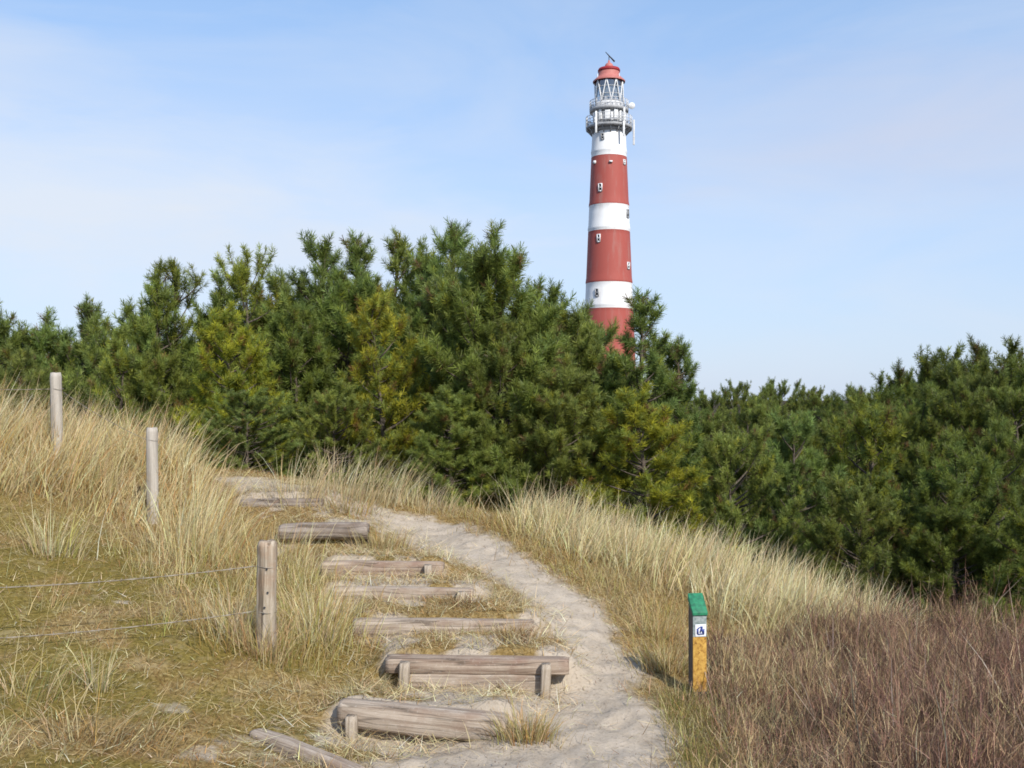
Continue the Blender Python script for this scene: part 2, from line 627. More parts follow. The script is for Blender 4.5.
# ------------------------------------------------------------------ ground sheet
def axis(lo, hi, step, far_lo, far_hi):
    a = np.arange(lo, hi + 1e-6, step)
    out = [a]
    g = step; x = hi; e = []
    while x < far_hi:
        g = min(g * 1.16, 45); x += g; e.append(x)
    g = step; x = lo; b = []
    while x > far_lo:
        g = min(g * 1.16, 45); x -= g; b.append(x)
    return np.concatenate([b[::-1], a, e])


gx = axis(-6.5, 6.5, .035, -900, 900)
gy = axis(3.4, 12.5, .035, -200, 1500)
X, Y = np.meshgrid(gx, gy)
xf, yf = X.ravel(), Y.ravel()
zf = H(xf, yf)
sm = np.zeros(len(xf))
near = (np.abs(xf) < 9) & (yf > -6) & (yf < 14)
sm[near] = sand_mask(xf[near], yf[near])
# trodden, churned sand
ft = (fbm(xf * 5.2, yf * 5.2, 51, 3) - .5)
zf = zf + np.where(near, sm * (np.clip(ft, -.25, .2) * .016 - .015), 0)
nu, nv_ = to_px(xf, yf, zf)
moss = np.where(near, sstep(.40, .58, fbm(xf * 1.9, yf * 1.9, 61, 4)) * (1 - sstep(-1.4, -.4, xf)), 0) * sstep(10, 7.5, yf)
moss = moss + np.where(near, in_poly(nu, nv_, GREENER) * .45, 0)
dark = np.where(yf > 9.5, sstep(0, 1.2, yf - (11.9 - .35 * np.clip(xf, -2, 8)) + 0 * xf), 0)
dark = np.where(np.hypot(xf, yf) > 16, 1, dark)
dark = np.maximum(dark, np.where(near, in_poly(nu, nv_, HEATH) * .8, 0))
# footprints and scuffs
for _ in range(240):
    u_, v_ = random.uniform(380, 680), random.uniform(520, 790)
    g_ = None
    yy_ = random.uniform(4.2, 10.5)
    xx_ = (u_ - 512) / F * yy_
    sl = near & (np.abs(xf - xx_) < .3) & (np.abs(yf - yy_) < .3)
    if not sl.any():
        continue
    an = random.gauss(.5, .5); ca_, sa_ = math.cos(an), math.sin(an)
    dx_ = (xf[sl] - xx_) * ca_ - (yf[sl] - yy_) * sa_; dy_ = (xf[sl] - xx_) * sa_ + (yf[sl] - yy_) * ca_
    r_ = np.sqrt((dx_ / .055) ** 2 + (dy_ / .13) ** 2)
    zf[sl] += sm[sl] * (-.020 * np.exp(-r_ ** 2 * 1.2) + .010 * np.exp(-(r_ - 1.5) ** 2 * 4)) * random.uniform(.3, .85)
ny, nx = X.shape
i = (np.arange(ny - 1)[:, None] * nx + np.arange(nx - 1)[None, :]).ravel()
quads = np.stack([i, i + 1, i + nx + 1, i + nx], 1)
me = raw_mesh('dune_ground', np.stack([xf, yf, zf], 1), None, quads, None, M_GROUND, True)
a = me.color_attributes.new('Mask', 'FLOAT_COLOR', 'POINT')
c = np.ones((len(xf), 4), np.float32); c[:, 0] = sm; c[:, 1] = np.clip(moss, 0, 1); c[:, 2] = dark
a.data.foreach_set('color', c.ravel())
g = link('ground', me)
tag(g, 'sandy dune slope with a worn sand path, moss and dead grass', None, None, 'structure')


# ------------------------------------------------------------------ blades
def blades(name, pos, L, w, th0, bend, az, cb, ct, material, spin=None, pw=.8):
    """ribbons of three segments; az is the way each blade leans"""
    n = len(pos)
    K = 3
    if spin is None:
        spin = rng.uniform(0, np.pi, n)
    side = np.stack([np.cos(spin), np.sin(spin), np.zeros(n)], 1)
    ld = np.stack([np.cos(az), np.sin(az), np.zeros(n)], 1)
    p = pos.copy()
    V = np.zeros((n, 2 * K + 1, 3)); C = np.zeros((n, 2 * K + 1, 3))
    for k in range(K + 1):
        t = k / K
        if k:
            th = th0 + bend * (t - .5 / K)
            p = p + (L / K)[:, None] * (np.sin(th)[:, None] * ld + np.cos(th)[:, None] * np.array([0, 0, 1.]))
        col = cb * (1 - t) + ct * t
        if k < K:
            hw = (w * (1 - t) ** pw * .5)[:, None]
            V[:, 2 * k] = p - side * hw; V[:, 2 * k + 1] = p + side * hw
            C[:, 2 * k] = col; C[:, 2 * k + 1] = col
        else:
            V[:, 2 * K] = p; C[:, 2 * K] = col
    b = (np.arange(n) * (2 * K + 1))[:, None]
    q = np.concatenate([b + np.array([[2 * k, 2 * k + 1, 2 * k + 3, 2 * k + 2]]) for k in range(K - 1)])
    t = b + np.array([[2 * K - 2, 2 * K - 1, 2 * K]])
    return raw_mesh(name, V.reshape(-1, 3), t, q, C.reshape(-1, 3), material)


def jcol(n, base, var=.18, hue=.06):
    base = np.asarray(base)
    if base.ndim == 1:
        base = np.tile(base, (n, 1))
    f = np.exp(rng.normal(0, var, n))[:, None]
    return np.clip(base * f * np.exp(rng.normal(0, hue, (n, 3))), .005, .85)


def sample(poly, n, ybox=(3.6, 13), margin=1):
    """points of the ground whose picture position falls in a region"""
    got = []; tot = 0
    for _ in range(60):
        m = 60000
        y = rng.uniform(*ybox, m); x = rng.uniform(-.75, .75, m) * y
        keep = rng.uniform(0, 1, m) < y / ybox[1]
        x, y = x[keep], y[keep]
        z = H0(x, y)
        u, v = to_px(x, y, z)
        k = in_poly(u, v, poly)
        got.append(np.stack([x[k], y[k]], 1)); tot += k.sum()
        if tot >= n:
            break
    p = np.concatenate(got)[:n]
    return p


def on_ground(p, sink=.015):
    return np.column_stack([p, H(p[:, 0], p[:, 1]) - sink])


STRAW = np.array((.66, .52, .275)); PALE = np.array((.76, .635, .39)); OLIVE = np.array((.33, .29, .095)); BROWN = np.array((.36, .225, .085)); RUST = np.array((.27, .15, .07))


def clumped(poly, nclump, per, spread, ybox=(3.6, 13)):
    c = sample(poly, nclump, ybox)
    k = rng.integers(per[0], per[1], len(c))
    idx = np.repeat(np.arange(len(c)), k)
    off = rng.normal(0, 1, (len(idx), 2)) * spread
    return c[idx] + off, idx, off, len(c)


WIND = 0.35     # tips drift this way (to the right and a little away)


def marram(name, label, poly, nclump, per, spread, Lr, cols, ybox=(3.6, 13), w=(.004, .007), wind=.55, extra=None):
    p, idx, off, nc = clumped(poly, nclump, per, spread, ybox)
    n = len(p)
    hs = rng.uniform(.55, 1.15, nc)[idx]
    L = rng.uniform(*Lr, n) * hs
    wx = off[:, 0] / spread + wind * 2.2 * np.cos(WIND) + rng.normal(0, .8, n)
    wy = off[:, 1] / spread + wind * 2.2 * np.sin(WIND) + rng.normal(0, .8, n)
    az = np.arctan2(wy, wx)
    th0 = np.abs(rng.normal(.12, .15, n)) + .05 * np.hypot(wx, wy)
    bend = np.abs(rng.normal(.55, .45, n))
    broken = rng.uniform(0, 1, n) < .13
    th0 = np.where(broken, rng.uniform(.5, 1.2, n), th0); bend = np.where(broken, rng.uniform(.3, 1.2, n), bend)
    az = np.where(broken, rng.uniform(-np.pi, np.pi, n), az)
    pick = rng.integers(0, len(cols), nc)[idx]
    pick = np.where(rng.uniform(0, 1, n) < .45, rng.integers(0, len(cols), n), pick)
    base = np.array(cols)[pick]
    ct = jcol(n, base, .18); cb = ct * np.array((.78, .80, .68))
    # matted thatch at the foot of the clumps
    m = int(n * .45); sel = rng.integers(0, n, m)
    p = np.concatenate([p, p[sel] + rng.normal(0, .09, (m, 2))])
    tc = jcol(m, np.array([BROWN, STRAW * .8, RUST, STRAW])[rng.integers(0, 4, m)], .25)
    ct = np.concatenate([ct, tc]); cb = np.concatenate([cb, tc * .8]); n2 = n + m
    L = np.concatenate([L, rng.uniform(.06, .22, m)]); th0 = np.concatenate([th0, rng.uniform(.4, 1.3, m)]); bend = np.concatenate([bend, rng.normal(.6, .6, m)])
    az = np.concatenate([az, rng.uniform(-np.pi, np.pi, m)]); n = n2
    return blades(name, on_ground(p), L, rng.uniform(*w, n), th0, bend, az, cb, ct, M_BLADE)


def stuff(name, me, label, cat):
    return tag(link(name, me), label, cat, None, 'stuff')


stuff('marram_grass', marram('marram_left', '', MARRAM_L, 330, (20, 75), .11, (.30, .78), [STRAW, PALE, PALE * .92, STRAW * .9, BROWN * 1.5], (7, 13), (.005, .010)),
      'tall straw marram grass waving round the two bleached fence posts', 'marram grass')
stuff('marram_grass', marram('marram_right', '', MARRAM_R, 400, (20, 65), .10, (.22, .60), [PALE, PALE * 1.05, STRAW, PALE * .9, (.50, .385, .19)], (7, 12), (.005, .010)),
      'band of pale marram grass along the dune edge right of the path', 'marram grass')

# strands round the near fence post and along the left edge of the steps
LEFTSTAIR = [(150, 545), (225, 530), (290, 560), (335, 575), (345, 640), (370, 655), (330, 690), (230, 668), (190, 620), (150, 585)]
stuff('dune_grass', marram('dune_grass_left', '', LEFTSTAIR, 95, (12, 45), .10, (.18, .48), [STRAW, PALE, OLIVE * 1.4, BROWN * 1.3, STRAW * .8], (5.2, 11), (.003, .006), .25),
      'loose yellow green dune grass between the near fence post and the steps', 'dune grass')

# short turf over everything that is not sand
def turf_mesh():
    poly = [(-60, 430), (240, 468), (420, 492), (520, 515), (700, 575), (900, 640), (1080, 660), (1080, 900), (-60, 900)]
    p = sample(poly, 190000, (3.7, 12))
    s = sand_mask(p[:, 0], p[:, 1])
    u, v = to_px(p[:, 0], p[:, 1], H0(p[:, 0], p[:, 1]))
    keep = rng.uniform(0, 1, len(p)) > np.clip(s * 1.35 - .12, 0, .992)
    keep &= ~(in_poly(u, v, HEATH) & (rng.uniform(0, 1, len(p)) < .55))
    p = p[keep]; u = u[keep]; v = v[keep]; s = s[keep]
    n = len(p)
    x, y = p[:, 0], p[:, 1]
    patch = fbm(x * 1.9, y * 1.9, 61, 4)
    left = 1 - sstep(-1.4, -.5, x)
    grn = sstep(.40, .58, patch) * left * sstep(10, 7.5, y) + in_poly(u, v, GREENER) * .6
    dry = fbm(x * 2.3, y * 2.3, 71, 4)
    base = np.where((rng.uniform(0, 1, n) < grn * .45)[:, None], np.array((.275, .205, .05)), np.where((rng.uniform(0, 1, n) < sstep(.38, .6, dry))[:, None], STRAW * .72, BROWN * 1.0))
    L = rng.uniform(.03, .105, n) * (1 + .9 * sstep(.45, .7, dry) * (1 - .7 * left)) * (1 - .45 * grn)
    L = np.where(s > .25, L * .7, L)
    th0 = np.abs(rng.normal(.75, .45, n)); bend = rng.normal(.7, .5, n)
    az = rng.uniform(-np.pi, np.pi, n)
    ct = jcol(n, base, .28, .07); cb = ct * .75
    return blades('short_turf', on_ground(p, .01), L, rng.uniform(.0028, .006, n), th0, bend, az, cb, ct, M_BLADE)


stuff('turf', turf_mesh(), 'short brown and mossy turf covering the dune beside the path', 'turf')


def litter_mesh():
    poly = [(-60, 440), (240, 468), (420, 492), (520, 515), (690, 600), (690, 900), (-60, 900)]
    p = sample(poly, 42000, (3.9, 12))
    s = sand_mask(p[:, 0], p[:, 1])
    u, v = to_px(p[:, 0], p[:, 1], H0(p[:, 0], p[:, 1]))
    stair = in_poly(u, v, [(230, 480), (340, 490), (560, 610), (590, 680), (560, 720), (400, 768), (240, 780), (240, 690), (340, 690), (330, 560)])
    keep = rng.uniform(0, 1, len(p)) < np.where(stair, .85, np.where(s > .8, .08, .38))
    p = p[keep]; n = len(p)
    stair = stair[keep]
    base = np.where((rng.uniform(0, 1, n) < .6)[:, None], STRAW * .95, PALE)
    ct = jcol(n, base, .25)
    L = np.where(stair, rng.uniform(.05, .22, n), rng.uniform(.04, .13, n))
    return blades('fallen_straw', on_ground(p, -.012), L, rng.uniform(.003, .006, n), rng.normal(1.35, .16, n), rng.normal(.15, .25, n),
                  rng.uniform(-np.pi, np.pi, n), ct, ct, M_BLADE)


stuff('fallen_straw', litter_mesh(), 'fallen straw strewn over the treads and the slope', 'straw')


def debris_mesh():
    p = sample([(230, 470), (440, 500), (660, 620), (720, 900), (300, 900), (340, 700)], 8500, (4.0, 11.5))
    k = sand_mask(p[:, 0], p[:, 1])
    p = p[(k > .35) & (rng.uniform(0, 1, len(p)) < .15 + .85 * sstep(.45, .62, fbm(p[:, 0] * 3, p[:, 1] * 3, 91, 3)))]
    n = len(p)
    pal = np.array([(.16, .115, .07), (.22, .16, .10), (.28, .21, .13), (.12, .09, .06), (.45, .36, .21)])
    ct = jcol(n, pal[rng.integers(0, 5, n)], .2)
    return blades('sand_debris', on_ground(p, -.004), rng.uniform(.010, .035, n), rng.uniform(.003, .007, n), rng.normal(1.35, .2, n), rng.normal(0, .3, n), rng.uniform(-np.pi, np.pi, n), ct, ct, M_TWIG, pw=.4)


stuff('sand_debris', debris_mesh(), 'dark bits of twig and needle trodden into the sand path', 'debris')


# heather scrub at the right
def heather_mesh():
    c = sample(HEATH, 680, (3.7, 9))
    out_ = {k: [] for k in 'plathcwb'}
    hp = np.clip((fbm(c[:, 0] * 1.25, c[:, 1] * 1.25, 81, 3) - .5) * 1.7 + .5, .05, 1)
    zb = H(c[:, 0], c[:, 1])
    u, v = to_px(c[:, 0], c[:, 1], zb)

    def put(p, L, az, th, col, w, b):
        for k, x in zip('plat-cwb'.replace('-', 'h'), (p, L, az, th, None, col, w, b)):
            if x is not None:
                out_[k].append(x)
    pal_h = np.array([(.180, .098, .066), (.23, .128, .094), (.140, .076, .054), (.32, .205, .13), (.098, .056, .040)])
    pal_s = np.array([(.42, .30, .16), (.30, .19, .10), (.25, .15, .10), (.48, .37, .20)])
    for k in range(len(c)):
        edge = min(1, max(0, (u[k] - 690) / 260))
        rad = rng.uniform(.08, .20)
        hgt = (.08 + .54 * hp[k] * rng.uniform(.5, 1.3)) * (.55 + .55 * edge)
        n = int(34 + 190 * rad)
        straw = rng.uniform() < .22 + .62 * (1 - edge) * sstep(.25, .6, hp[k] + .15)
        pal = pal_s if straw else pal_h
        s0 = rng.normal(0, 1, (n, 2)) * rad * .45
        rr_ = np.hypot(s0[:, 0], s0[:, 1]) / rad
        az = np.arctan2(s0[:, 1], s0[:, 0]) + rng.normal(0, .5, n)
        th = np.abs(rr_ * .9 + rng.normal(0, .5, n)); L = rng.uniform(.55, 1.05, n) * hgt * (1.1 - .25 * np.clip(rr_, 0, 1.5))
        pos = np.column_stack([c[k] + s0, np.full(n, zb[k] - .01)])
        cc = jcol(n, pal[rng.integers(0, len(pal), n)], .28)
        bb = rng.normal(.1, .45, n)
        put(pos, L, az, th, cc, rng.uniform(.002, .0042, n), bb)
        if not straw and rng.uniform() < .5:      # woody stems
            m = 4
            put(pos[:m], rng.uniform(.8, 1.25, m) * hgt + .06, az[:m], np.abs(rng.normal(.45, .3, m)), jcol(m, np.array([(.26, .19, .13), (.11, .07, .05), (.36, .29, .22), (.14, .09, .065)]), .2), rng.uniform(.005, .009, m), rng.normal(.1, .5, m))
        for r in range(4):
            t = rng.uniform(.25, .95, n)
            th2 = th + bb * t * .5
            ld = np.stack([np.cos(az) * np.sin(th2), np.sin(az) * np.sin(th2), np.cos(th2)], 1)
            p2 = pos + ld * (L * t)[:, None]
            put(p2, np.minimum(L, .3) * rng.uniform(.18, .5, n), az + rng.uniform(-2.6, 2.6, n), np.abs(rng.normal(.8, .45, n)),
                np.clip(cc * rng.uniform(.9, 1.5, (n, 1)), 0, .8), rng.uniform(.002, .0036, n), rng.normal(-.2, .5, n))
    cat = {k: np.concatenate(x) for k, x in out_.items() if x}
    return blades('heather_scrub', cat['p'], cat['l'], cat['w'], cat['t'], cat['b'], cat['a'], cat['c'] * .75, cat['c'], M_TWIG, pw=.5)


stuff('heather', heather_mesh(), 'bare purplish brown heather scrub filling the lower right slope', 'heather')
stuff('dune_grass', marram('dune_grass_heath', '', [(640, 600), (760, 620), (880, 650), (960, 680), (930, 768), (760, 768), (715, 700), (700, 640)], 150, (10, 26), .12, (.16, .42),
      [STRAW, PALE * .9, STRAW * .7, (.33, .22, .12)], (4.6, 9), (.0028, .005), .1), 'thin dry grass mixed into the heather behind the waymark post', 'dune grass')
stuff('dune_grass', marram('dune_grass_foot', '', GREENER, 120, (15, 35), .06, (.06, .17), [OLIVE, OLIVE * 1.2, STRAW * .8, (.2, .2, .06)], (4.0, 7), (.003, .005), .1),
      'greenish grass at the foot of the waymark post beside the sand', 'dune grass')
# straw verge between the path and the marram band
stuff('dune_grass', marram('dune_grass_verge', '', [(430, 505), (520, 525), (640, 585), (690, 600), (660, 680), (640, 660), (630, 610), (590, 590), (540, 562), (470, 525)], 150, (15, 35), .10, (.10, .28),
      [STRAW, BROWN * 1.3, STRAW * .85, OLIVE * 1.3], (5.5, 11), (.003, .005), .1), 'short golden grass verge on the right side of the path', 'dune grass')
stuff('dune_grass', marram('dune_grass_slope', '', [(-60, 500), (60, 520), (150, 560), (200, 640), (140, 700), (30, 768), (-60, 768)], 9, (10, 30), .08, (.16, .42),
      [STRAW, PALE, OLIVE * 1.3], (4.2, 9), (.003, .005), .3), 'scattered straw strands on the mossy slope at the left', 'dune grass')


def beam_straw():
    P_ = []
    for k, ((a, b, h), sp) in enumerate(zip(STW, SPACE)):
        if k == 0:
            continue
        d = b[:2] - a[:2]; nn = np.array([-d[1], d[0]]) / np.hypot(*d)
        m = (0, 160, 420, 520, 520, 520, 260, 380)[k]
        t = rng.uniform(-.08, 1.08, m)
        q = np.where(rng.uniform(0, 1, m) < .6, rng.normal(.13, .07, m), rng.normal(-.17, .05, m))
        q = np.where(np.abs(q) < .05, .12, q)
        P_.append(a[:2] + d * t[:, None] + nn * q[:, None])
    p = np.concatenate(P_); n = len(p)
    base = np.array([STRAW, PALE, STRAW * .8, BROWN * 1.3])[rng.integers(0, 4, n)]
    ct = jcol(n, base, .22)
    return blades('tread_straw', on_ground(p), rng.uniform(.05, .17, n), rng.uniform(.003, .006, n), np.abs(rng.normal(.8, .4, n)), rng.normal(.9, .5, n),
                  rng.uniform(-np.pi, np.pi, n), ct * .85, ct, M_BLADE)


stuff('tread_straw', beam_straw(), 'tangled dead grass along the edges of the log steps', 'straw')


# single tufts one can point at
def tuft(u, v, n, spread, Lr, cols, label, wind=.3, group=None, flat=1.0):
    g_ = ground_at(u, v)
    off = rng.normal(0, 1, (n, 2)) * np.array((spread, spread * .6))
    p = g_[:2] + off
    pos = on_ground(p) - np.array((g_[0], g_[1], g_[2]))
    az = np.arctan2(off[:, 1] / spread + wind * .6 + rng.normal(0, .5, n), off[:, 0] / spread + wind * 2 + rng.normal(0, .5, n))
    base = np.array(cols)[rng.integers(0, len(cols), n)]
    ct = jcol(n, base, .2)
    me = blades('grass_tuft', pos, rng.uniform(*Lr, n), rng.uniform(.0035, .007, n), np.abs(rng.normal(.2, .18, n)) * flat, np.abs(rng.normal(.6, .35, n)) * flat, az, ct * .75, ct, M_BLADE)
    o = link('grass_tuft', me, None, tuple(g_))
    return tag(o, label, 'grass tuft', group or 'separate grass tufts')


S_ = [STRAW, PALE, STRAW * .85]
tuft(526, 742, 330, .085, (.11, .22), [STRAW * .8, OLIVE * 1.2, BROWN * 1.2, STRAW], 'small round grass tuft at the right end of the second lowest log step', .0)
tuft(302, 494, 190, .16, (.30, .56), S_, 'pale marram tuft on the crest above the topmost step', .5)
tuft(352, 500, 300, .20, (.35, .62), S_ + [PALE], 'broad marram tuft on the crest right of the topmost step', .5)
tuft(392, 503, 110, .12, (.35, .60), S_, 'thin leaning marram tuft on the crest in front of the dark pine bases', .6)
tuft(432, 508, 190, .20, (.20, .42), [PALE, STRAW], 'low pale marram tuft at the edge of the dune above the path', .4)
tuft(527, 520, 170, .12, (.35, .60), [STRAW, OLIVE * 1.5, PALE], 'upright greenish marram tuft starting the pale grass band', .2)
tuft(516, 640, 220, .09, (.08, .17), [BROWN, RUST, STRAW * .7], 'brown tuft over the right end of the fourth lowest step', 0)
tuft(462, 604, 150, .08, (.07, .14), [BROWN, STRAW * .6, RUST], 'brown tuft over the right end of the fifth lowest step', 0)
tuft(380, 549, 260, .12, (.14, .28), [STRAW * .8, OLIVE, STRAW, BROWN], 'bushy grass tuft at the right end of the dark thick log', .1)
tuft(350, 512, 200, .16, (.12, .24), [BROWN * 1.2, STRAW * .7, OLIVE], 'brownish low tuft right of the topmost step', .1)
tuft(265, 655, 260, .10, (.14, .36), [STRAW, STRAW * .8, OLIVE * 1.3, (.42, .25, .11)], 'yellowish tuft growing round the foot of the near fence post', .1)
tuft(237, 640, 130, .07, (.25, .50), [PALE, OLIVE * 1.4, STRAW], 'tall strands just left of the near fence post', .0)
tuft(318, 640, 240, .10, (.28, .52), [STRAW, OLIVE * 1.5, PALE], 'tall yellow green tuft between the near fence post and the steps', .1)
tuft(55, 555, 170, .11, (.30, .52), [OLIVE * 1.4, STRAW, PALE], 'greenish standing tuft on the slope below the two bleached posts', .2)
tuft(98, 690, 60, .04, (.20, .34), [PALE, STRAW, OLIVE], 'small thin tuft alone on the mossy slope', .1)
tuft(105, 745, 200, .16, (.22, .48), [STRAW * .7, STRAW, BROWN * 1.2], 'flattened straw tuft drooping at the bottom left', .4, None, 2.1)
tuft(30, 700, 80, .12, (.25, .45), [STRAW * .8, STRAW, OLIVE], 'drooping straw tuft near the left edge under the lower wire', .4, None, 1.6)


tuft(668, 674, 330, .10, (.10, .26), [BROWN * 1.2, STRAW * .8, OLIVE, STRAW], 'brownish tuft in the shade just left of the waymark post', 0)
tuft(664, 640, 220, .12, (.10, .26), [STRAW, BROWN * 1.3, STRAW * .8], 'golden tuft at the edge of the sand behind the waymark post', .1)


# ------------------------------------------------------------------ log steps
def log_mesh(L, wd, ht, seed, taper=.0, bow=.0, rough=.012, n=36, sides=18, sq=.5, cut=0.0):
    """a rough beam along X, top at z = 0"""
    r = np.random.default_rng(seed)
    v = []
    for i in range(n + 1):
        t = i / n; x = (t - .5) * L
        k = 1 - taper * t
        endk = 1 - .10 * max(0, 1 - min(t, 1 - t) / .03)
        for s in range(sides):
            a = 2 * math.pi * s / sides
            ca, sa = math.cos(a), math.sin(a)
            yy = math.copysign(abs(ca) ** sq, ca) * wd / 2; zz = math.copysign(abs(sa) ** sq, sa) * ht / 2
            f = 1 + .6 * (float(vnoise(np.array([x * 5 + seed]), np.array([s * .8]), seed)[0]) - .5) * rough * 12 + (float(vnoise(np.array([x * 1.5]), np.array([s * .35]), seed + 3)[0]) - .5) * rough * 14
            yy *= k * endk * f; zz *= k * endk * f
            v.append((x + r.normal(0, .002) + (cut * zz if i in (0, n) else 0), yy, zz - ht / 2 + bow * (1 - (2 * t - 1) ** 2)))
    q = []
    for i in range(n):
        for s in range(sides):
            q.append((i * sides + s, (i + 1) * sides + s, (i + 1) * sides + (s + 1) % sides, i * sides + (s + 1) % sides))
    t = []
    v.append((-L / 2 + .004, 0, -ht / 2)); v.append((L / 2 - .004, 0, -ht / 2))
    for s in range(sides):
        t.append((len(v) - 2, s, (s + 1) % sides)); t.append((len(v) - 1, n * sides + (s + 1) % sides, n * sides + s))
    return v, q, t


STEP_LABELS = [
    'lowest log step, grey and half buried, running out of the bottom edge',
    'second log step from the bottom, a rounded log with a stake at its left end',
    'third step from the bottom, a squared beam held by two stakes',
    'fourth step from the bottom, low grey beam half sunk in straw',
    'fifth step from the bottom, thin grey beam with a brown tuft on its right end',
    'sixth step from the bottom, short beam almost hidden by straw',
    'thick dark log step high on the stairs, seventh from the bottom',
    'topmost step just under the crest, small faint grey beam',
]
stakes = {0: (.62,), 1: (.09,), 2: (.10, .88), 3: (), 4: (.93,), 5: (.93,), 6: (), 7: ()}
spec = [  # width, height, material, squareness, taper, bow
    (.10, .09, 0, .6, .1, .01), (.13, .145, 0, .5, -.06, .0), (.12, .095, 1, .3, 0, .0), (.12, .14, 0, .5, .1, 0),
    (.11, .13, 0, .5, .05, 0), (.11, .15, 1, .5, .0, 0), (.15, .145, 2, .85, -.08, .012), (.12, .14, 2, .6, .1, 0)]
for k, ((a, b, h), sp) in enumerate(zip(STW, spec)):
    d = b - a; L = np.linalg.norm(d)
    rz = math.atan2(d[1], d[0])
    cpt = (a + b) / 2
    o = thing('log_step', STEP_LABELS[k], 'log step', tuple(cpt), rz, 'log steps climbing the dune')
    pitch = -math.atan2(d[2], np.hypot(d[0], d[1]))
    v, q, t = log_mesh(L * (1.02 if k not in (5, 6) else 1.12), sp[0], sp[1], 31 + k, sp[4], sp[5], .012 if k != 6 else .02, sq=sp[3])
    lg = link('log' if k != 2 else 'upper_beam', raw_mesh('log', v, t, q, None, M_LOG[sp[2]], True), o)
    lg.rotation_euler = (0, pitch, 0)
    lg.location = (0, .02, .035 if k == 0 else (.03 if k == 6 else 0))
    if k == 2:
        v, q, t = log_mesh(L * .80, .06, .115, 77, 0, 0, .012, sq=.4)
        lo = link('lower_board', raw_mesh('lower_board', v, t, q, None, M_LOG[0], True), o)
        lo.location = (-.01, -.012, -.094)
    for s in stakes[k]:
        hh = {0: .16, 1: .215, 2: .215}.get(k, .13)
        v, q, t = log_mesh(hh + .15, .05, .06, 200 + k * 5 + int(s * 9), 0, 0, .01, 10, 14, .45)
        st = link('stake', raw_mesh('stake', v, t, q, None, M_PEG, True), o)
        v = np.array(v)
        co = np.column_stack([v[:, 1] * 1.25, v[:, 2] + .03, v[:, 0]])
        st.data.vertices.foreach_set('co', co.astype(np.float32).ravel()); st.data.update()
        st.location = ((s - .5) * L, -sp[0] / 2 - .02, -(hh + .15) / 2 - .012 + ((.5 - s) * d[2] if k == 1 else 0))
        st.rotation_euler = (random.uniform(-.04, .02), random.uniform(-.05, .05), 0)


# ------------------------------------------------------------------ fence posts and wires
def post_mesh(r, h, seed, lean=(0, 0), flat=1.0, bury=.35):
    n = 30; sides = 20; v = []
    for i in range(n + 1):
        z = -bury + (h + bury) * i / n
        for s in range(sides):
            a = 2 * math.pi * s / sides
            ca, sa = math.cos(a), math.sin(a)
            f = r * (1 + .10 * (float(vnoise(np.array([s * .9 + seed]), np.array([z * 2.2]), seed)[0]) - .5) + .09 * (float(vnoise(np.array([s * 2.1]), np.array([z * 9]), seed + 1)[0]) - .5))
            f *= 1 - (.12 if i == n else 0)
            ex = .7 if flat != 1 else 1
            v.append((math.copysign(abs(ca) ** ex, ca) * f + lean[0] * z, math.copysign(abs(sa) ** ex, sa) * f * flat + lean[1] * z, z + (.006 * math.sin(s * 1.3 + seed) if i == n else 0)))
    q = [(i * sides + s, i * sides + (s + 1) % sides, (i + 1) * sides + (s + 1) % sides, (i + 1) * sides + s) for i in range(n) for s in range(sides)]
    v.append((lean[0] * h, lean[1] * h, h + .004))
    t = [(len(v) - 1, n * sides + s, n * sides + (s + 1) % sides) for s in range(sides)]
    return v, q, t


def fence_post(u, vt, vb, Yd, wpx, label, m, seed, lean=(0, 0), flat=1.0):
    x, y, zt = px(u, vt, Yd)
    zb = float(H(x, y, False)[0])
    v, q, t = post_mesh(wpx / F * Yd / 2, zt - zb, seed, lean, flat)
    o = link('fence_post', raw_mesh('fence_post', v, t, q, None, m, True), None, (x, y, zb))
    tag(o, label, 'fence post', 'wooden fence posts')
    return o


pa = fence_post(266, 541, 650, 6.2, 19, 'near brown wooden fence post holding two wires beside the steps', M_POST, 3, (.012, 0), .95)
pb = fence_post(153, 428, 525, 9.4, 11.5, 'bleached round fence post in tall grass, lower of the pair', M_POST2, 8, (-.01, 0))
pc = fence_post(57.5, 373, 458, 10.0, 11, 'bleached round fence post highest on the dune at the far left', M_POST2, 14, (-.02, 0))
# nail heads and knots on the near post
for (dz, dx) in ((.50, .012), (.27, .002), (.235, -.004), (.36, .02)):
    gk = Geo(); z0 = dz; rr = 19 / F * 6.2 / 2
    gk.lathe([(0.0001, 0), (.007, 0.0)], 8)
    vv = gk.v[-1]; gk.v[-1] = np.column_stack([vv[:, 0] + dx + .012 * z0, np.full(len(vv), -rr * .95 - .006), vv[:, 1] + z0])
    gk.build('nail_hole', M_DARK, pa)


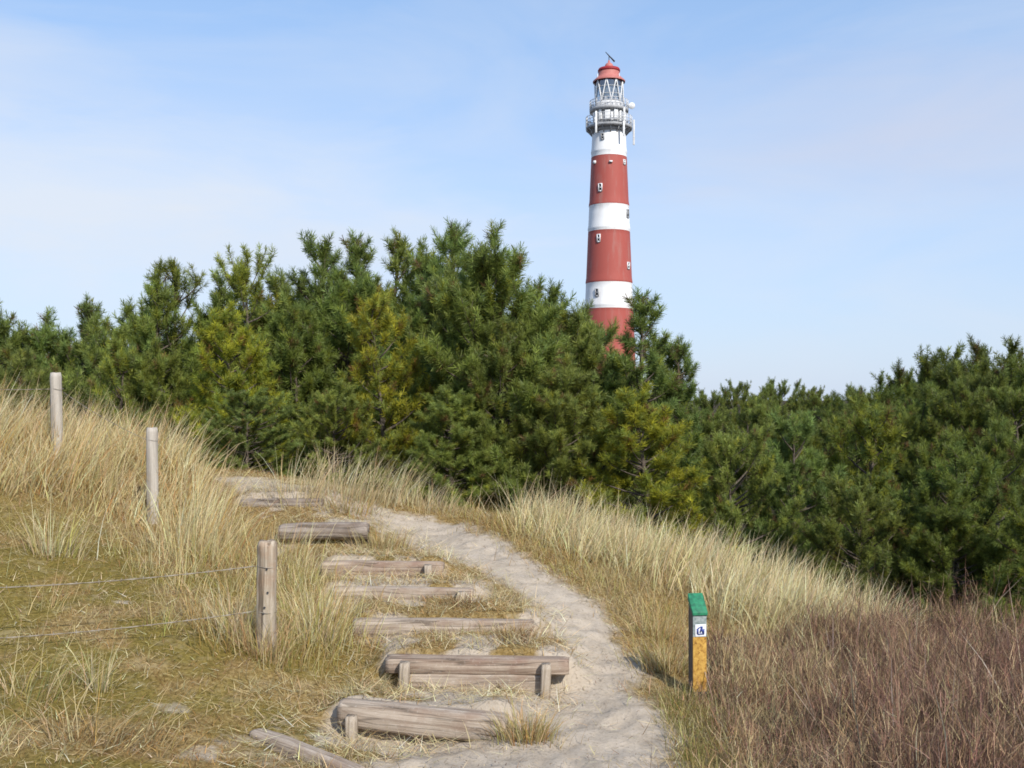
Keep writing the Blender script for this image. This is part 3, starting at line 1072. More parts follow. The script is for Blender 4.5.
def wire(name, label, pts, barbs=True, r=.0026, loop=None):
    g_ = Geo()
    pts = np.array(pts, float)
    # sagging twisted pair
    segs = []
    for a, b in zip(pts[:-1], pts[1:]):
        L = np.linalg.norm(b - a); n = max(8, int(L / .03))
        t = np.linspace(0, 1, n)[:, None]
        p = a + (b - a) * t
        p[:, 2] -= (.02 * L * (4 * t * (1 - t)))[:, 0]
        segs.append(p)
    p = np.concatenate(segs)
    s = np.arange(len(p)) * .9
    for ph in (0, math.pi):
        o = np.column_stack([np.zeros(len(p)), np.cos(s + ph), np.sin(s + ph)]) * r * .9
        g_.tube(p + o, r, 5)
    if barbs:
        for i in range(3, len(p) - 3, 4):
            for sgn in (1, -1):
                dv = np.array((random.uniform(-.4, .4), random.uniform(-.5, .5), sgn * 1.0)) * .012
                g_.tube([p[i] - dv, p[i] + dv], .0013, 4)
    if loop is not None:
        c, rad = loop
        a = np.linspace(0, 2 * math.pi, 25)
        g_.tube(np.column_stack([c[0] + rad * np.cos(a), c[1] + rad * np.sin(a), c[2] + .004 * np.sin(a * 2)]), r, 5)
    o = g_.build(name, M_WIRE)
    return tag(o, label, 'wire', 'fence wires')


ra = 19 / F * 6.2 / 2 + .003
ax_, ay_ = pa.location.x, pa.location.y
wz1 = px(266, 566, 6.2)[2]; wz2 = px(266, 611, 6.2)[2]
e1 = px(-210, 590, 5.55); e2 = px(-210, 645, 5.55)
wire('barbed_wire', 'upper barbed wire running left from the near fence post', [e1, (ax_ - ra, ay_, wz1)], True, .0021, ((ax_ + .012 * .55, ay_, wz1), ra))
wire('barbed_wire', 'lower barbed wire running left from the near fence post', [e2, (ax_ - ra, ay_, wz2)], True, .0021, ((ax_ + .012 * .3, ay_, wz2), ra))
c1 = (pc.location.x, pc.location.y, px(57, 389, 10)[2])
rc = 11 / F * 10 / 2 + .002
wire('fence_wire', 'thin wire at the top of the highest bleached post', [px(-160, 378, 10.2), (c1[0] - rc, c1[1], c1[2])], False, .0022, (c1, rc))

rb_ = 11.5 / F * 9.4 / 2 + .002
b1_ = (pb.location.x, pb.location.y, px(153, 440, 9.4)[2])
wire('fence_wire', 'thin wire slung between the two bleached posts', [(c1[0] + rc, c1[1], c1[2] - .03), (b1_[0] - rb_, b1_[1], b1_[2])], False, .0016, (b1_, rb_))


# ------------------------------------------------------------------ waymark post
def waymark():
    x, y, _ = px(697.5, 697, 6.12)
    zb = px(697.5, 697, 6.12)[2]
    o = thing('waymark_post', 'short yellow waymark post with slanted green cap and white plate beside the sand path', 'waymark post', (x, y, zb), R(7))
    W = .085; D = .092; zf_ = .505; zk = .600
    def prism(x0, x1, y0, y1, z0, zf0, zbk):
        return np.array([(x0, y0, z0), (x1, y0, z0), (x1, y1, z0), (x0, y1, z0), (x0, y0, zf0), (x1, y0, zf0), (x1, y1, zbk), (x0, y1, zbk)])
    fq = [(0, 3, 2, 1), (0, 1, 5, 4), (1, 2, 6, 5), (2, 3, 7, 6), (3, 0, 4, 7), (4, 5, 6, 7)]
    g_ = Geo(); g_.add(prism(-W / 2, W / 2, -D / 2, D / 2, -.3, zf_, zk), fq)
    g_.build('post', M_TPOST, o, False, .004)
    g_ = Geo()
    e = .004
    v = prism(-W / 2 - e, W / 2 + e, -D / 2 - .008, D / 2 + e, 0, 0, 0)
    sl = (zk - zf_) / D
    lo_f = zf_ + .012 - .008 * sl
    v[0:2, 2] = lo_f - .012; v[2:4, 2] = zk - .028; v[4:6, 2] = lo_f + .009; v[6:8, 2] = zk + .009 + e * sl
    g_.add(v, fq)
    g_.build('green_cap', M_GREEN, o, False, .003)
    # white plate with the walker mark
    g_ = Geo(); g_.box((.004, -D / 2 - .0025, .408), (.066, .005, .072)); pl = g_.build('plate', M_STICK, o, False, .0015)
    g_ = Geo(); Yp = -D / 2 - .0062
    def bar(x1, z1, x2, z2, w, yy=Yp):
        d = np.array((x2 - x1, z2 - z1)); L = np.hypot(*d); n = np.array((-d[1], d[0])) / L * w / 2
        pts = [(x1 - n[0], z1 - n[1]), (x2 - n[0], z2 - n[1]), (x2 + n[0], z2 + n[1]), (x1 + n[0], z1 + n[1])]
        v = [(p[0] + .004, yy - .0008, p[1] + .408) for p in pts] + [(p[0] + .004, yy + .0008, p[1] + .408) for p in pts]
        g_.add(v, [(0, 1, 2, 3), (7, 6, 5, 4), (0, 4, 5, 1), (1, 5, 6, 2), (2, 6, 7, 3), (3, 7, 4, 0)])
    a = np.linspace(0, 2 * math.pi, 13)[:-1]
    bar(-.019, -.018, -.019, .012, .011); bar(-.021, -.019, -.006, -.023, .007)
    bar(-.017, .012, -.006, .020, .007)
    bar(.004, .018, -.004, -.012, .0085); bar(.004, .018, .016, -.018, .011); bar(-.006, -.020, .021, -.020, .007); bar(.018, -.02, .020, .012, .006)
    bar(-.003, .021, .012, .021, .009)
    g_.build('walker_mark', M_BLUE, pl)
    return o


waymark()


# ------------------------------------------------------------------ lighthouse
def lighthouse():
    D = 140.0; k = D / F
    bx_, by_ = (609 - 512) * k, D
    gz = -2.0
    o = thing('lighthouse', 'tall round lighthouse striped red and white rising behind the pines', 'lighthouse', (bx_, by_, gz))
    zz = lambda v: EYE - (v - HV) * np.interp(v, [55, 85, 125], [140, 138.6, 137.5]) / F - gz
    rr = lambda v: (17.6 + (v - 150) * .0413) * k
    prof = [(rr(433), -2), (rr(425), 0)]
    for v in range(420, 126, -6):
        prof.append((rr(v), zz(v)))
        if v in (306, 228, 204, 282, 150):
            prof.append((rr(v) + .05, zz(v) + .1)); prof.append((rr(v) + .05, zz(v) + .3))
    prof.append((rr(126), zz(126))); prof.append((.01, zz(126)))
    g_ = Geo(); g_.lathe(prof, 64); t = g_.build('tower', M_LH, o)
    t.data.polygons.foreach_set('use_smooth', np.ones(len(t.data.polygons), bool))
    R0 = rr(128)
    # collar and brackets under the lower gallery
    g_ = Geo(); g_.lathe([(R0 - .1, zz(129)), (R0 + .12, zz(129)), (R0 + .25, zz(126.5)), (R0 + .25, zz(126)), (R0 - .1, zz(126))], 48); g_.build('collar', M_GREYMET, o)
    for q in range(16):
        a = 2 * math.pi * q / 16
        g_ = Geo()
        ca, sa = math.cos(a), math.sin(a)
        g_.tube([(ca * (R0), sa * (R0), zz(131)), (ca * (R0 + .68), sa * (R0 + .68), zz(125.6))], .09, 5)
        g_.build('bracket', M_GREYMET, o)

    def gallery(rad, vd, vrail, thick, inner):
        g_ = Geo(); z = zz(vd)
        g_.lathe([(inner, z - thick), (rad, z - thick), (rad + .04, z - thick * .3), (rad + .04, z), (inner, z)], 48)
        ga = g_.build('gallery', M_GREYMET, o)
        g_ = Geo(); top = zz(vrail)
        for q in range(24):
            a = 2 * math.pi * q / 24
            g_.tube([(rad * math.cos(a), rad * math.sin(a), z), (rad * math.cos(a), rad * math.sin(a), top)], .045, 4)
        for f in (1, .66, .33):
            a = np.linspace(0, 2 * math.pi, 49)
            g_.tube(np.column_stack([rad * np.cos(a), rad * np.sin(a), np.full(49, z + (top - z) * f)]), .04, 4, False)
        for q in range(48):
            a = 2 * math.pi * (q + .5) / 48
            g_.tube([(rad * math.cos(a), rad * math.sin(a), z), (rad * math.cos(a), rad * math.sin(a), top)], .018, 3)
        g_.build('railing', M_LTMET, ga)
        return ga
    gallery(23 * k, 123, 113.5, .34, R0 * .6)
    gallery(19.2 * k, 106, 98, .4, R0 * .6)
    # service drum between the galleries
    g_ = Geo(); g_.lathe([(15.5 * k, zz(123)), (15.5 * k, zz(107))], 40); g_.build('service_drum', simple_paint('drum_grey', (.42, .42, .42), (.20, .20, .20), 1.2), o, True)
    for a, w, vt, vb, rad in ((-1.25, .55, 109, 119, 16.6), (-1.75, .7, 110, 119, 16.6), (-2.2, .4, 108, 118, 16.6), (-.9, .5, 110, 120, 16.6), (-2.7, .5, 110, 120, 16.6), (-.45, .5, 110, 120, 16.6), (-1.5, .35, 112, 120, 16.8)):
        g_ = Geo(); c, s = math.cos(a), math.sin(a)
        g_.box((rad * k * c, rad * k * s, (zz(vt) + zz(vb)) / 2), (.3, w, zz(vt) - zz(vb)), [(c, -s, 0), (s, c, 0), (0, 0, 1)])
        g_.build('equipment_box', M_WHITE, o, False, .04)
    # panel aerials on brackets outside the gallery
    for (u, vt, vb, yy) in ((594.5, 112, 133, -2.6), (622.5, 108, 124, -2.2), (621.5, 122, 137, -2.9), (633.5, 116, 141, -.4), (586.5, 113, 127, -.3)):
        g_ = Geo(); x = (u - 609) * k
        g_.box((x, yy, (zz(vt) + zz(vb)) / 2), (.26 if u > 590 else .16, .2, zz(vt) - zz(vb)))
        f = math.hypot(x, yy); zc = (zz(vt) + zz(vb)) / 2 + .2
        g_.tube([(x, yy, zc), (x * .72, yy * .72 + .1, zc)], .05, 4)
        g_.build('panel_aerial', M_LTMET if u > 630 or u < 590 else M_WHITE, o, False, .03)
    g_ = Geo(); x = (631 - 609) * k; zc = zz(103.5)
    g_.lathe([(.01, .18), (.25, .12), (.42, .0), (.45, -.02), (.42, -.08), (.01, .02)], 20)
    v = g_.v[-1]; g_.v[-1] = np.column_stack([v[:, 0] + x, -v[:, 2] - .9, v[:, 1] + zc])
    g_.tube([(x, -.85, zc), (x - .5, -.7, zc - .3)], .05, 4)
    g_.build('dish_aerial', M_WHITE, o, True)
    # lantern
    rl0, rl1 = 14.2 * k, 14.2 * k
    g_ = Geo(); g_.lathe([(rl0, zz(106)), (rl0, zz(100)), (rl0 - .15, zz(100))], 32); la = g_.build('lantern_base', M_LTMET, o, True)
    g_ = Geo(); g_.lathe([(rl0 - .1, zz(100)), (rl0 - .1, zz(79))], 32); g_.build('lantern_glazing', M_GLASS, o, True)
    g_ = Geo()
    nb = 9
    for q in range(nb * 2):
        a0 = 2 * math.pi * q / (nb * 2) - .1; a1 = 2 * math.pi * (q + 1) / (nb * 2) - .1
        z0, z1 = (zz(100), zz(79)) if q % 2 == 0 else (zz(79), zz(100))
        pts = [((rl0) * math.cos(a0 + (a1 - a0) * t), (rl0) * math.sin(a0 + (a1 - a0) * t), z0 + (z1 - z0) * t) for t in np.linspace(0, 1, 5)]
        g_.tube(pts, .085, 5)
    a = np.linspace(0, 2 * math.pi, 33)
    for vv_ in (93, 86):
        g_.tube(np.column_stack([rl0 * np.cos(a), rl0 * np.sin(a), np.full(33, zz(vv_))]), .03, 4, False)
    g_.build('glazing_bars', M_WHITE, o)
    g_ = Geo(); g_.lathe([(.01, zz(98)), (.9, zz(98)), (1.15, zz(94)), (1.2, zz(88)), (1.0, zz(83)), (.01, zz(81))], 20); g_.build('lens', M_GREYMET, o, True)
    # roof
    g_ = Geo()
    g_.lathe([(rl0 + .25, zz(80)), (rl0 + .28, zz(79)), (rl0 - .05, zz(77)), (rl0 - .5, zz(74)), (10.6 * k, zz(71)), (10.2 * k, zz(70))], 36)
    ro = g_.build('roof', M_REDROOF, o, True)
    g_ = Geo(); g_.lathe([(9.4 * k, zz(71)), (11 * k, zz(70.4)), (11.2 * k, zz(69)), (10.4 * k, zz(67.6)), (5.5 * k, zz(67)), (.01, zz(66.8))], 36); g_.build('roof_rim', M_REDDARK, ro, True)
    g_ = Geo(); g_.lathe([(4.2 * k, zz(67)), (4 * k, zz(64)), (2.6 * k, zz(62.6)), (1.2 * k, zz(62)), (1 * k, zz(60)), (.01, zz(59.6))], 20); g_.build('finial', M_REDROOF, ro, True)
    g_ = Geo(); g_.tube([(-3.5 * k, 0, zz(52)), (5.5 * k, 0, zz(61))], [.05, .13], 5); g_.tube([(0, 0, zz(62)), (0, 0, zz(56))], .06, 5); g_.build('radar_bar', M_DARK, ro)
    g_ = Geo(); g_.tube([(-12 * k, -1, zz(80)), (-12 * k, -1, zz(74))], .05, 4); g_.build('rod_aerial', M_WHITE, ro); g_ = Geo(); g_.tube([(9 * k, -1.6, zz(80)), (9 * k, -1.6, zz(75))], .05, 4); g_.build('rod_aerial', M_WHITE, ro)
    # windows: column, row, light frame on dark band or dark pane on white band
    for (u, v, w, hgt, white) in ((601.3, 135.5, 3.2, 6.5, 0), (599, 187, 3.6, 8, 1), (626.2, 212, 2.6, 8.5, 0), (597.3, 238, 3.2, 8, 1), (626.6, 265, 2.6, 7, 1), (595.5, 292.5, 3.4, 8, 0),
                                  (609, 161.5, 3.2, 1.6, 1), (622.8, 160.5, 2.2, 5, 1), (594.3, 160.5, 1.6, 3, 1)):
        r0 = rr(v); s = (u - 609) * k / r0; s = max(-.95, min(.95, s)); th = math.asin(s)
        cx, cy = r0 * math.sin(th), -r0 * math.cos(th)
        rot = [(math.cos(th), -math.sin(th), 0), (math.sin(th), math.cos(th), 0), (0, 0, 1)]
        rot = np.array([[math.cos(th), math.sin(-th) * -1 * -1, 0], [math.sin(th), math.cos(th), 0], [0, 0, 1]])
        cth = math.cos(th)
        wid = w * k / max(cth, .45)
        g_ = Geo(); c = np.array((cx, cy, zz(v)))
        nrm = np.array((math.sin(th), -math.cos(th), 0)); tg = np.array((math.cos(th), math.sin(th), 0)); up = np.array((0, 0, 1.))
        M3 = np.column_stack([tg, -nrm, up])
        hh = hgt * k
        fm = M_WHITE if white else M_GREYMET
        tk = .12
        if hgt > 4:
            for dx, dz, sx, sz in ((-wid / 2 + tk / 2, 0, tk, hh), (wid / 2 - tk / 2, 0, tk, hh), (0, hh / 2 - tk / 2, wid - 2 * tk, tk), (0, -hh / 2 + tk / 2, wid - 2 * tk, tk * 1.6), (0, 0, wid - 2 * tk, .09)):
                g_.box(c + tg * dx + up * dz + nrm * .05, (sx, .16, sz), M3)
            wn = g_.build('window', fm, o)
            g_ = Geo(); g_.box(c + nrm * .0, (wid - 2 * tk, .1, hh - 2 * tk), M3); g_.build('pane', M_PANE, wn)
        else:
            g_.box(c + nrm * .1, (wid, .3, hh), M3); g_.build('lamp_bracket', fm, o)
    return o


lighthouse()


# ------------------------------------------------------------------ pines
def pine(seed, height=5.0, rad=1.6, h0=.08, taper=.75, tufts=1.0, leaders=1, yellow=.0, nlen=.105, openness=0.06, nneed=44, var=(.5, 1.25), gap=1.0):
    """a young pine: (trunk and limbs, needles) of real size, base at the origin"""
    r = np.random.default_rng(seed)
    W = Geo()
    shoots = []      # tip, direction, length, outer
    bendx, bendy = r.normal(0, .05, 2)

    def axis_at(z):
        q = z / height
        return np.array((bendx * height * q * q + .03 * math.sin(3 * q + seed), bendy * height * q * q + .03 * math.cos(2.3 * q + seed), z))
    zs = np.linspace(-.35, height * .97, 14)
    W.tube([axis_at(z) for z in zs], np.interp(zs, [-.35, height], [.014 * height + .03, .012]), 8)
    z = height * h0
    lop = r.uniform(.05, .3); lopa = r.uniform(0, 6.28)

    def side_shoots(pts, Lb, dense):
        pts = np.array(pts); n = len(pts)
        m = max(4, int(dense * Lb / .095))
        for _ in range(m):
            s = r.uniform(.25, 1.0) ** .62 * (n - 1)
            i = min(int(s), n - 2); p = pts[i] + (pts[i + 1] - pts[i]) * (s - i)
            d = pts[i + 1] - pts[i]; d = d / np.linalg.norm(d)
            rnd = r.normal(0, 1, 3); rnd[2] = abs(rnd[2]) * .8 - .1
            d2 = d * .55 + rnd * .55 + np.array((0, 0, .4)); d2 /= np.linalg.norm(d2)
            l = r.uniform(.12, .34) * (.6 + .6 * min(1, Lb))
            tip = p + d2 * l
            if r.uniform() < .5:
                W.tube([p, tip], [.007, .004], 3, False)
            shoots.append((tip, d2, r.uniform(.12, .21)))
            if l > .22:
                shoots.append((p + d2 * l * .45, d2, r.uniform(.10, .15)))

    while z < height * .97:
        q = (z - height * h0) / (height * (1 - h0))
        prof = (1 - q) ** taper * (1 - .35 * max(0, .22 - q) / .22)
        nb = int(r.integers(5, 8))
        a0 = r.uniform(0, 6.28)
        for b in range(nb):
            if r.uniform() < openness:
                continue
            Lb = rad * prof * r.uniform(*var) + .12
            a = a0 + b * 6.283 / nb + r.normal(0, .2)
            el = .05 + .62 * q + r.normal(0, .16)
            Lb *= 1 + lop * math.cos(a - lopa)
            zb = z + r.normal(0, .08)
            p = axis_at(min(max(zb, 0.05), height))
            pts = [p]
            seg = max(3, int(Lb / .28))
            for s in range(seg):
                e = el + .65 * (s / seg) ** 1.5
                d = np.array((math.cos(a) * math.cos(e), math.sin(a) * math.cos(e), math.sin(e)))
                a += r.normal(0, .1)
                pts.append(pts[-1] + d * Lb / seg)
            W.tube(pts, np.linspace(.012 + .010 * Lb, .005, len(pts)), 4, False)
            side_shoots(pts, Lb, tufts)
            d = pts[-1] - pts[-2]; d /= np.linalg.norm(d)
            shoots.append((pts[-1] + d * .12, d, .22))
        z += gap * r.uniform(.22, .36) * (.85 + .25 * height / 5)
    # leaders
    top = axis_at(height * .93)
    for k in range(leaders):
        d = np.array((r.normal(0, .22) if k else 0, r.normal(0, .22) if k else 0, 1.)); d /= np.linalg.norm(d)
        L = height * (.07 if k == 0 else r.uniform(.03, .08))
        W.tube([top, top + d * L], [.012, .006], 4, False)
        for s in np.arange(.0, 1.01, .11 / max(L, .11)):
            shoots.append((top + d * L * s, d, .20))
        for j in range(4):
            a = r.uniform(0, 6.28); d3 = d + .8 * np.array((math.cos(a), math.sin(a), .3)); d3 /= np.linalg.norm(d3)
            shoots.append((top + d * L * r.uniform(.2, .8) + d3 * .14, d3, .18))
    # needles
    tip = np.array([s[0] for s in shoots]); dr = np.array([s[1] for s in shoots]); ln = np.array([s[2] for s in shoots])
    m = len(tip)
    ref = np.where((np.abs(dr[:, 2]) < .9)[:, None], np.array((0, 0, 1.)), np.array((1., 0, 0)))
    e1 = np.cross(dr, ref); e1 /= np.linalg.norm(e1, axis=1)[:, None]
    e2 = np.cross(dr, e1)
    s = r.uniform(0, 1, (m, nneed)); ph = r.uniform(0, 6.283, (m, nneed))
    al = R(82) - R(50) * s + r.normal(0, .15, (m, nneed))
    base = tip[:, None] - dr[:, None] * (ln[:, None] * (1 - s))[..., None]
    rad_ = np.cos(ph)[..., None] * e1[:, None] + np.sin(ph)[..., None] * e2[:, None]
    nd = np.cos(al)[..., None] * dr[:, None] + np.sin(al)[..., None] * rad_
    L = nlen * r.uniform(.7, 1.2, (m, nneed))
    end = base + nd * L[..., None]
    sd = np.cross(nd, rad_ + r.normal(0, .6, nd.shape)); sd /= np.linalg.norm(sd, axis=2)[..., None] + 1e-9
    w = .0072 * r.uniform(.7, 1.25, (m, nneed))[..., None]
    mid = base + nd * (L * .55)[..., None]
    V = np.stack([base - sd * w * .6, base + sd * w * .6, end + sd * w * .35, end - sd * w * .35], 2).reshape(-1, 3)
    f = np.arange(m * nneed) * 4
    q = f[:, None] + np.array([[0, 1, 2, 3]])
    g0 = np.array((.225, .262, .056)); y0 = np.array((.310, .315, .042)); b0 = np.array((.200, .252, .066)); br = np.array((.20, .12, .05))
    sel = r.uniform(0, 1, m)
    col = np.where((sel < yellow)[:, None], y0, np.where((sel < yellow + .30)[:, None], b0, g0))
    col = np.where((r.uniform(0, 1, m) < .025 + yellow * .06)[:, None], br, col)
    col = col * np.exp(r.normal(0, .20, m))[:, None]
    cn = col[:, None] * np.exp(r.normal(0, .14, (m, nneed)))[..., None]
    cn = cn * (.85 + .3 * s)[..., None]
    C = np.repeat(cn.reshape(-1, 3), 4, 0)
    tm = raw_mesh('pine_trunk', np.concatenate(W.v), W.t, W.q, None, M_BARK, True)
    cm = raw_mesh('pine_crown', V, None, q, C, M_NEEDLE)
    return tm, cm, float(np.percentile(V[:, 2], 99.97))


PROTO = {}
PROTO['full'] = [pine(101 + i, 5.2, 1.85, .03, (.6, .5, .7, .45)[i], 1.5, 3 + i, .04) for i in range(4)]
PROTO['dense'] = [pine(151 + i, 5.2, (1.75, 1.6)[i], .02, (.62, .55)[i], 1.9, 4, .06, openness=0, var=(.75, 1.2), gap=.75) for i in range(2)]
PROTO['yellow'] = [pine(201 + i, 4.8, 1.45, .03, .6, 1.5, 3, .5) for i in range(2)]
PROTO['spire'] = [pine(301 + i, 6.2, 1.45, .05, (.8, .6, .7, .9)[i], 1.25, 2 + i % 3, .06) for i in range(4)]
PROTO['open'] = [pine(401 + i, 6.2, 1.15, .12, (.4, .5, .35)[i], .9, 3, .12, .105, .38) for i in range(3)]
PROTO['round'] = [pine(501 + i, 4.2, 1.85, .02, (.40, .5, .33)[i], 1.5, 6, .05, .09) for i in range(3)]

TINT = {'g': (1, 1, 1, 1), 'b': (.90, .97, 1.02, 1), 'y': (1.16, 1.10, .75, 1), 'd': (.76, .76, .68, 1), 'm': (.88, .88, .8, 1)}
cnt = {}


def tree(kind, u, vtop, Yd, hw, tint, label, group='pines behind the dune crest', zbase=None):
    x, y, zt = px(u, vtop, Yd)
    zb = float(H(x, y)[0]) if zbase is None else zbase
    c = cnt.get(kind, 0); cnt[kind] = c + 1
    tm, cm, h0 = PROTO[kind][c % len(PROTO[kind])]
    r0 = {'full': 1.75, 'dense': 1.7, 'yellow': 1.35, 'spire': 1.1, 'open': .95, 'round': 1.75}[kind]
    o = thing('pine_tree', label, 'pine tree', (x, y, zb - .03), random.uniform(0, 6.28), group)
    sz = (zt - zb) / h0
    sr = (hw / F * Yd) / r0
    sr = max(sr, sz * .86)
    o.scale = (sr, sr, sz)
    t = link('trunk', tm, o)
    cr = link('crown', cm, o)
    b = random.uniform(.88, 1.12)
    tc = TINT[tint]
    cr.color = (tc[0] * b * random.uniform(.95, 1.05), tc[1] * b, tc[2] * b * random.uniform(.93, 1.07), 1)
    return o


TREES = [
    # kind, column, top row, distance, half width in px, tint, label
    ('full', 6, 304, 17, 45, 'b', 'bluish pine cut by the left edge of the picture'),
    ('spire', 70, 294, 16.5, 45, 'b', 'bluish pine with a pointed top near the left edge'),
    ('full', 104, 312, 16, 45, 'g', 'green pine with a blunt top behind the highest bleached post'),
    ('spire', 152, 270, 16.5, 40, 'g', 'pine with a feathery leaning top left of the thin open pines'),
    ('open', 178, 258, 17, 26, 'm', 'thin open pine with sky showing through its stem'),
    ('open', 207, 264, 17, 26, 'b', 'loose pine with a spread flat top and sky around its stem'),
    ('open', 257, 241, 16, 36, 'y', 'yellowish open pine standing above its neighbours left of centre'),
    ('spire', 310, 231, 17, 46, 'b', 'bluish spire pine rising highest left of the twin tops'),
    ('spire', 349, 232, 17.5, 36, 'b', 'left one of the twin slender pine tops'),
    ('spire', 376, 231, 17, 36, 'g', 'right one of the twin slender pine tops'),
    ('spire', 421, 238, 16.5, 42, 'b', 'bluish pine between the twin tops and the thin leader'),
    ('spire', 461, 220, 15.5, 40, 'b', 'pine with a long thin leader left of the big bushy pine'),
    ('dense', 512, 230, 13.6, 108, 'g', 'big bushy green pine left of the lighthouse, largest of all'),
    ('yellow', 388, 288, 13.4, 62, 'y', 'yellow green pine in front of the twin tops'),
    ('yellow', 243, 300, 13.8, 62, 'y', 'yellowish bushy pine below the open pine left of centre'),
    ('yellow', 118, 336, 14.5, 60, 'g', 'yellow tinged pine behind the tall left grass'),
    ('round', 247, 386, 12.9, 62, 'b', 'low dark bluish pine directly behind the crest of the path'),
    ('round', 335, 378, 12.9, 62, 'g', 'low green pine behind the marram tufts of the crest'),
    ('dense', 452, 385, 12.3, 68, 'g', 'low green pine at the foot of the big bushy pine'),
    ('dense', 556, 356, 12.6, 80, 'g', 'broad low pine right of the big bushy pine foot'),
    ('spire', 634, 289, 13.8, 66, 'b', 'pine with a loose top overlapping the foot of the lighthouse'),
    ('spire', 682, 334, 13.8, 46, 'b', 'bluish pine with a tufted top right of the lighthouse'),
    ('yellow', 655, 380, 11.9, 80, 'y', 'yellow green pine in front of the lighthouse pines'),
    ('round', 735, 420, 12.4, 70, 'g', 'green bushy pine behind the start of the marram band'),
    ('full', 792, 408, 13.2, 66, 'b', 'bluish pine with a bare grey stem right of centre'),
    ('yellow', 852, 396, 14.0, 75, 'm', 'yellowish dark pine in the middle of the right slope'),
    ('round', 868, 470, 11.6, 85, 'm', 'low dense pine behind the right end of the marram band'),
    ('round', 958, 440, 11.8, 105, 'd', 'dark broad pine above the heather at the right'),
    ('round', 1035, 470, 10.8, 90, 'd', 'dark pine cut by the right edge above the heather'),
    ('dense', 30, 345, 14.5, 70, 'g', 'green pine behind the grass at the far left'),
    ('dense', 180, 340, 14.6, 70, 'm', 'dull green pine behind the lower bleached post'),
    ('dense', 300, 306, 15.2, 65, 'm', 'dull green pine below the highest bluish spire'),
    ('dense', 428, 296, 14.6, 55, 'b', 'bluish pine squeezed between the yellow green and the big bushy pine'),
    ('dense', 586, 304, 14.2, 66, 'g', 'green pine hiding the foot of the lighthouse on its left'),
]
for args in TREES:
    tree(*args)
tree('dense', 614, 305, 14.9, 60, 'g', 'green pine standing right across the foot of the lighthouse')
tree('spire', 648, 326, 14.4, 60, 'm', 'dull green pine filling in below the loose topped lighthouse pine')
tree('dense', 548, 282, 15.2, 64, 'b', 'bluish green pine leaning out behind the right shoulder of the big bushy pine')
tree('dense', 480, 262, 15.0, 58, 'g', 'green pine pressed against the left shoulder of the big bushy pine')
tree('dense', 340, 262, 16.0, 58, 'b', 'bluish green pine filling the space under the twin slender tops')
tree('dense', 250, 290, 16.4, 58, 'm', 'dull green pine behind the yellowish bushy pine')
tree('dense', 506, 318, 12.9, 70, 'g', 'green pine standing in front of the stem of the big bushy pine')
tree('dense', 960, 490, 11.2, 80, 'd', 'low dark pine rising straight out of the heather edge at the right')
tree('dense', 132, 298, 17.2, 50, 'g', 'green pine left of the feathery leaning top')
tree('dense', 44, 312, 17.4, 46, 'b', 'bluish green pine between the left edge and the pointed bluish top')
tree('dense', 282, 268, 16.8, 50, 'g', 'green pine between the yellowish open pine and the highest bluish spire')
tree('dense', 212, 292, 16.6, 50, 'm', 'dull green pine under the loose flat topped pine')
# the dark wood on the rise to the right
for (u, v, Yd, hw, tn) in ((838, 384, 24, 45, 'd'), (872, 372, 23, 48, 'd'), (905, 358, 22, 48, 'd'), (938, 344, 22, 48, 'd'), (972, 344, 21, 50, 'd'), (1003, 333, 21, 52, 'd'), (1032, 338, 20, 52, 'd'), (1066, 330, 21, 55, 'd')):
    tree('round', u, v, Yd, hw, tn, 'dark round topped pine in the skyline of the wood at the right', 'skyline pines at the right')
for (u, v, Yd, hw, tn) in ((900, 398, 17.5, 60, 'd'), (942, 386, 17, 62, 'd'), (985, 380, 16.5, 65, 'd'), (1030, 385, 16, 66, 'd'), (925, 425, 14.6, 70, 'd'), (1000, 420, 14.2, 75, 'd'), (815, 412, 18, 55, 'm'), (760, 402, 19, 50, 'm'), (862, 410, 17.5, 55, 'm')):
    tree('full', u, v, Yd, hw, tn, 'dark pine in the thick of the wood below the right skyline', 'pines of the right slope')
for (u, v, Yd, hw, tn) in ((718, 388, 46, 26, 'm'), (735, 379, 48, 20, 'd'), (757, 386, 50, 26, 'm'), (787, 377, 46, 18, 'd'), (806, 384, 44, 26, 'd'), (770, 388, 40, 30, 'm'), (824, 388, 36, 34, 'd'), (745, 395, 34, 36, 'm')):
    tree('round', u, v, Yd, hw, tn, 'small distant pine on the skyline right of the lighthouse', 'distant pines right of the lighthouse', -2.3)
for u in range(836, 1070, 28):
    tree('round', u, float(np.interp(u, [836, 870, 940, 1000, 1070], [396, 384, 360, 348, 346])) + random.uniform(4, 16), random.uniform(18.5, 20), 52, 'd',
         'dark pine just below the skyline of the wood at the right', 'pines under the right skyline')
# back row closing the gaps
SKY = [(-40, 320), (0, 330), (60, 330), (120, 335), (180, 320), (240, 310), (300, 280), (350, 270), (420, 275), (470, 270), (540, 300), (600, 365), (660, 365), (710, 390)]
for u in range(-30, 716, 27):
    v = np.interp(u, [s[0] for s in SKY], [s[1] for s in SKY])
    tree(random.choice(('full', 'round')), u + random.uniform(-8, 8), v + random.uniform(0, 20), random.uniform(18.5, 21), 60, random.choice('gbgm'), 'pine of the back row filling the gaps behind the front pines', 'back row pines')


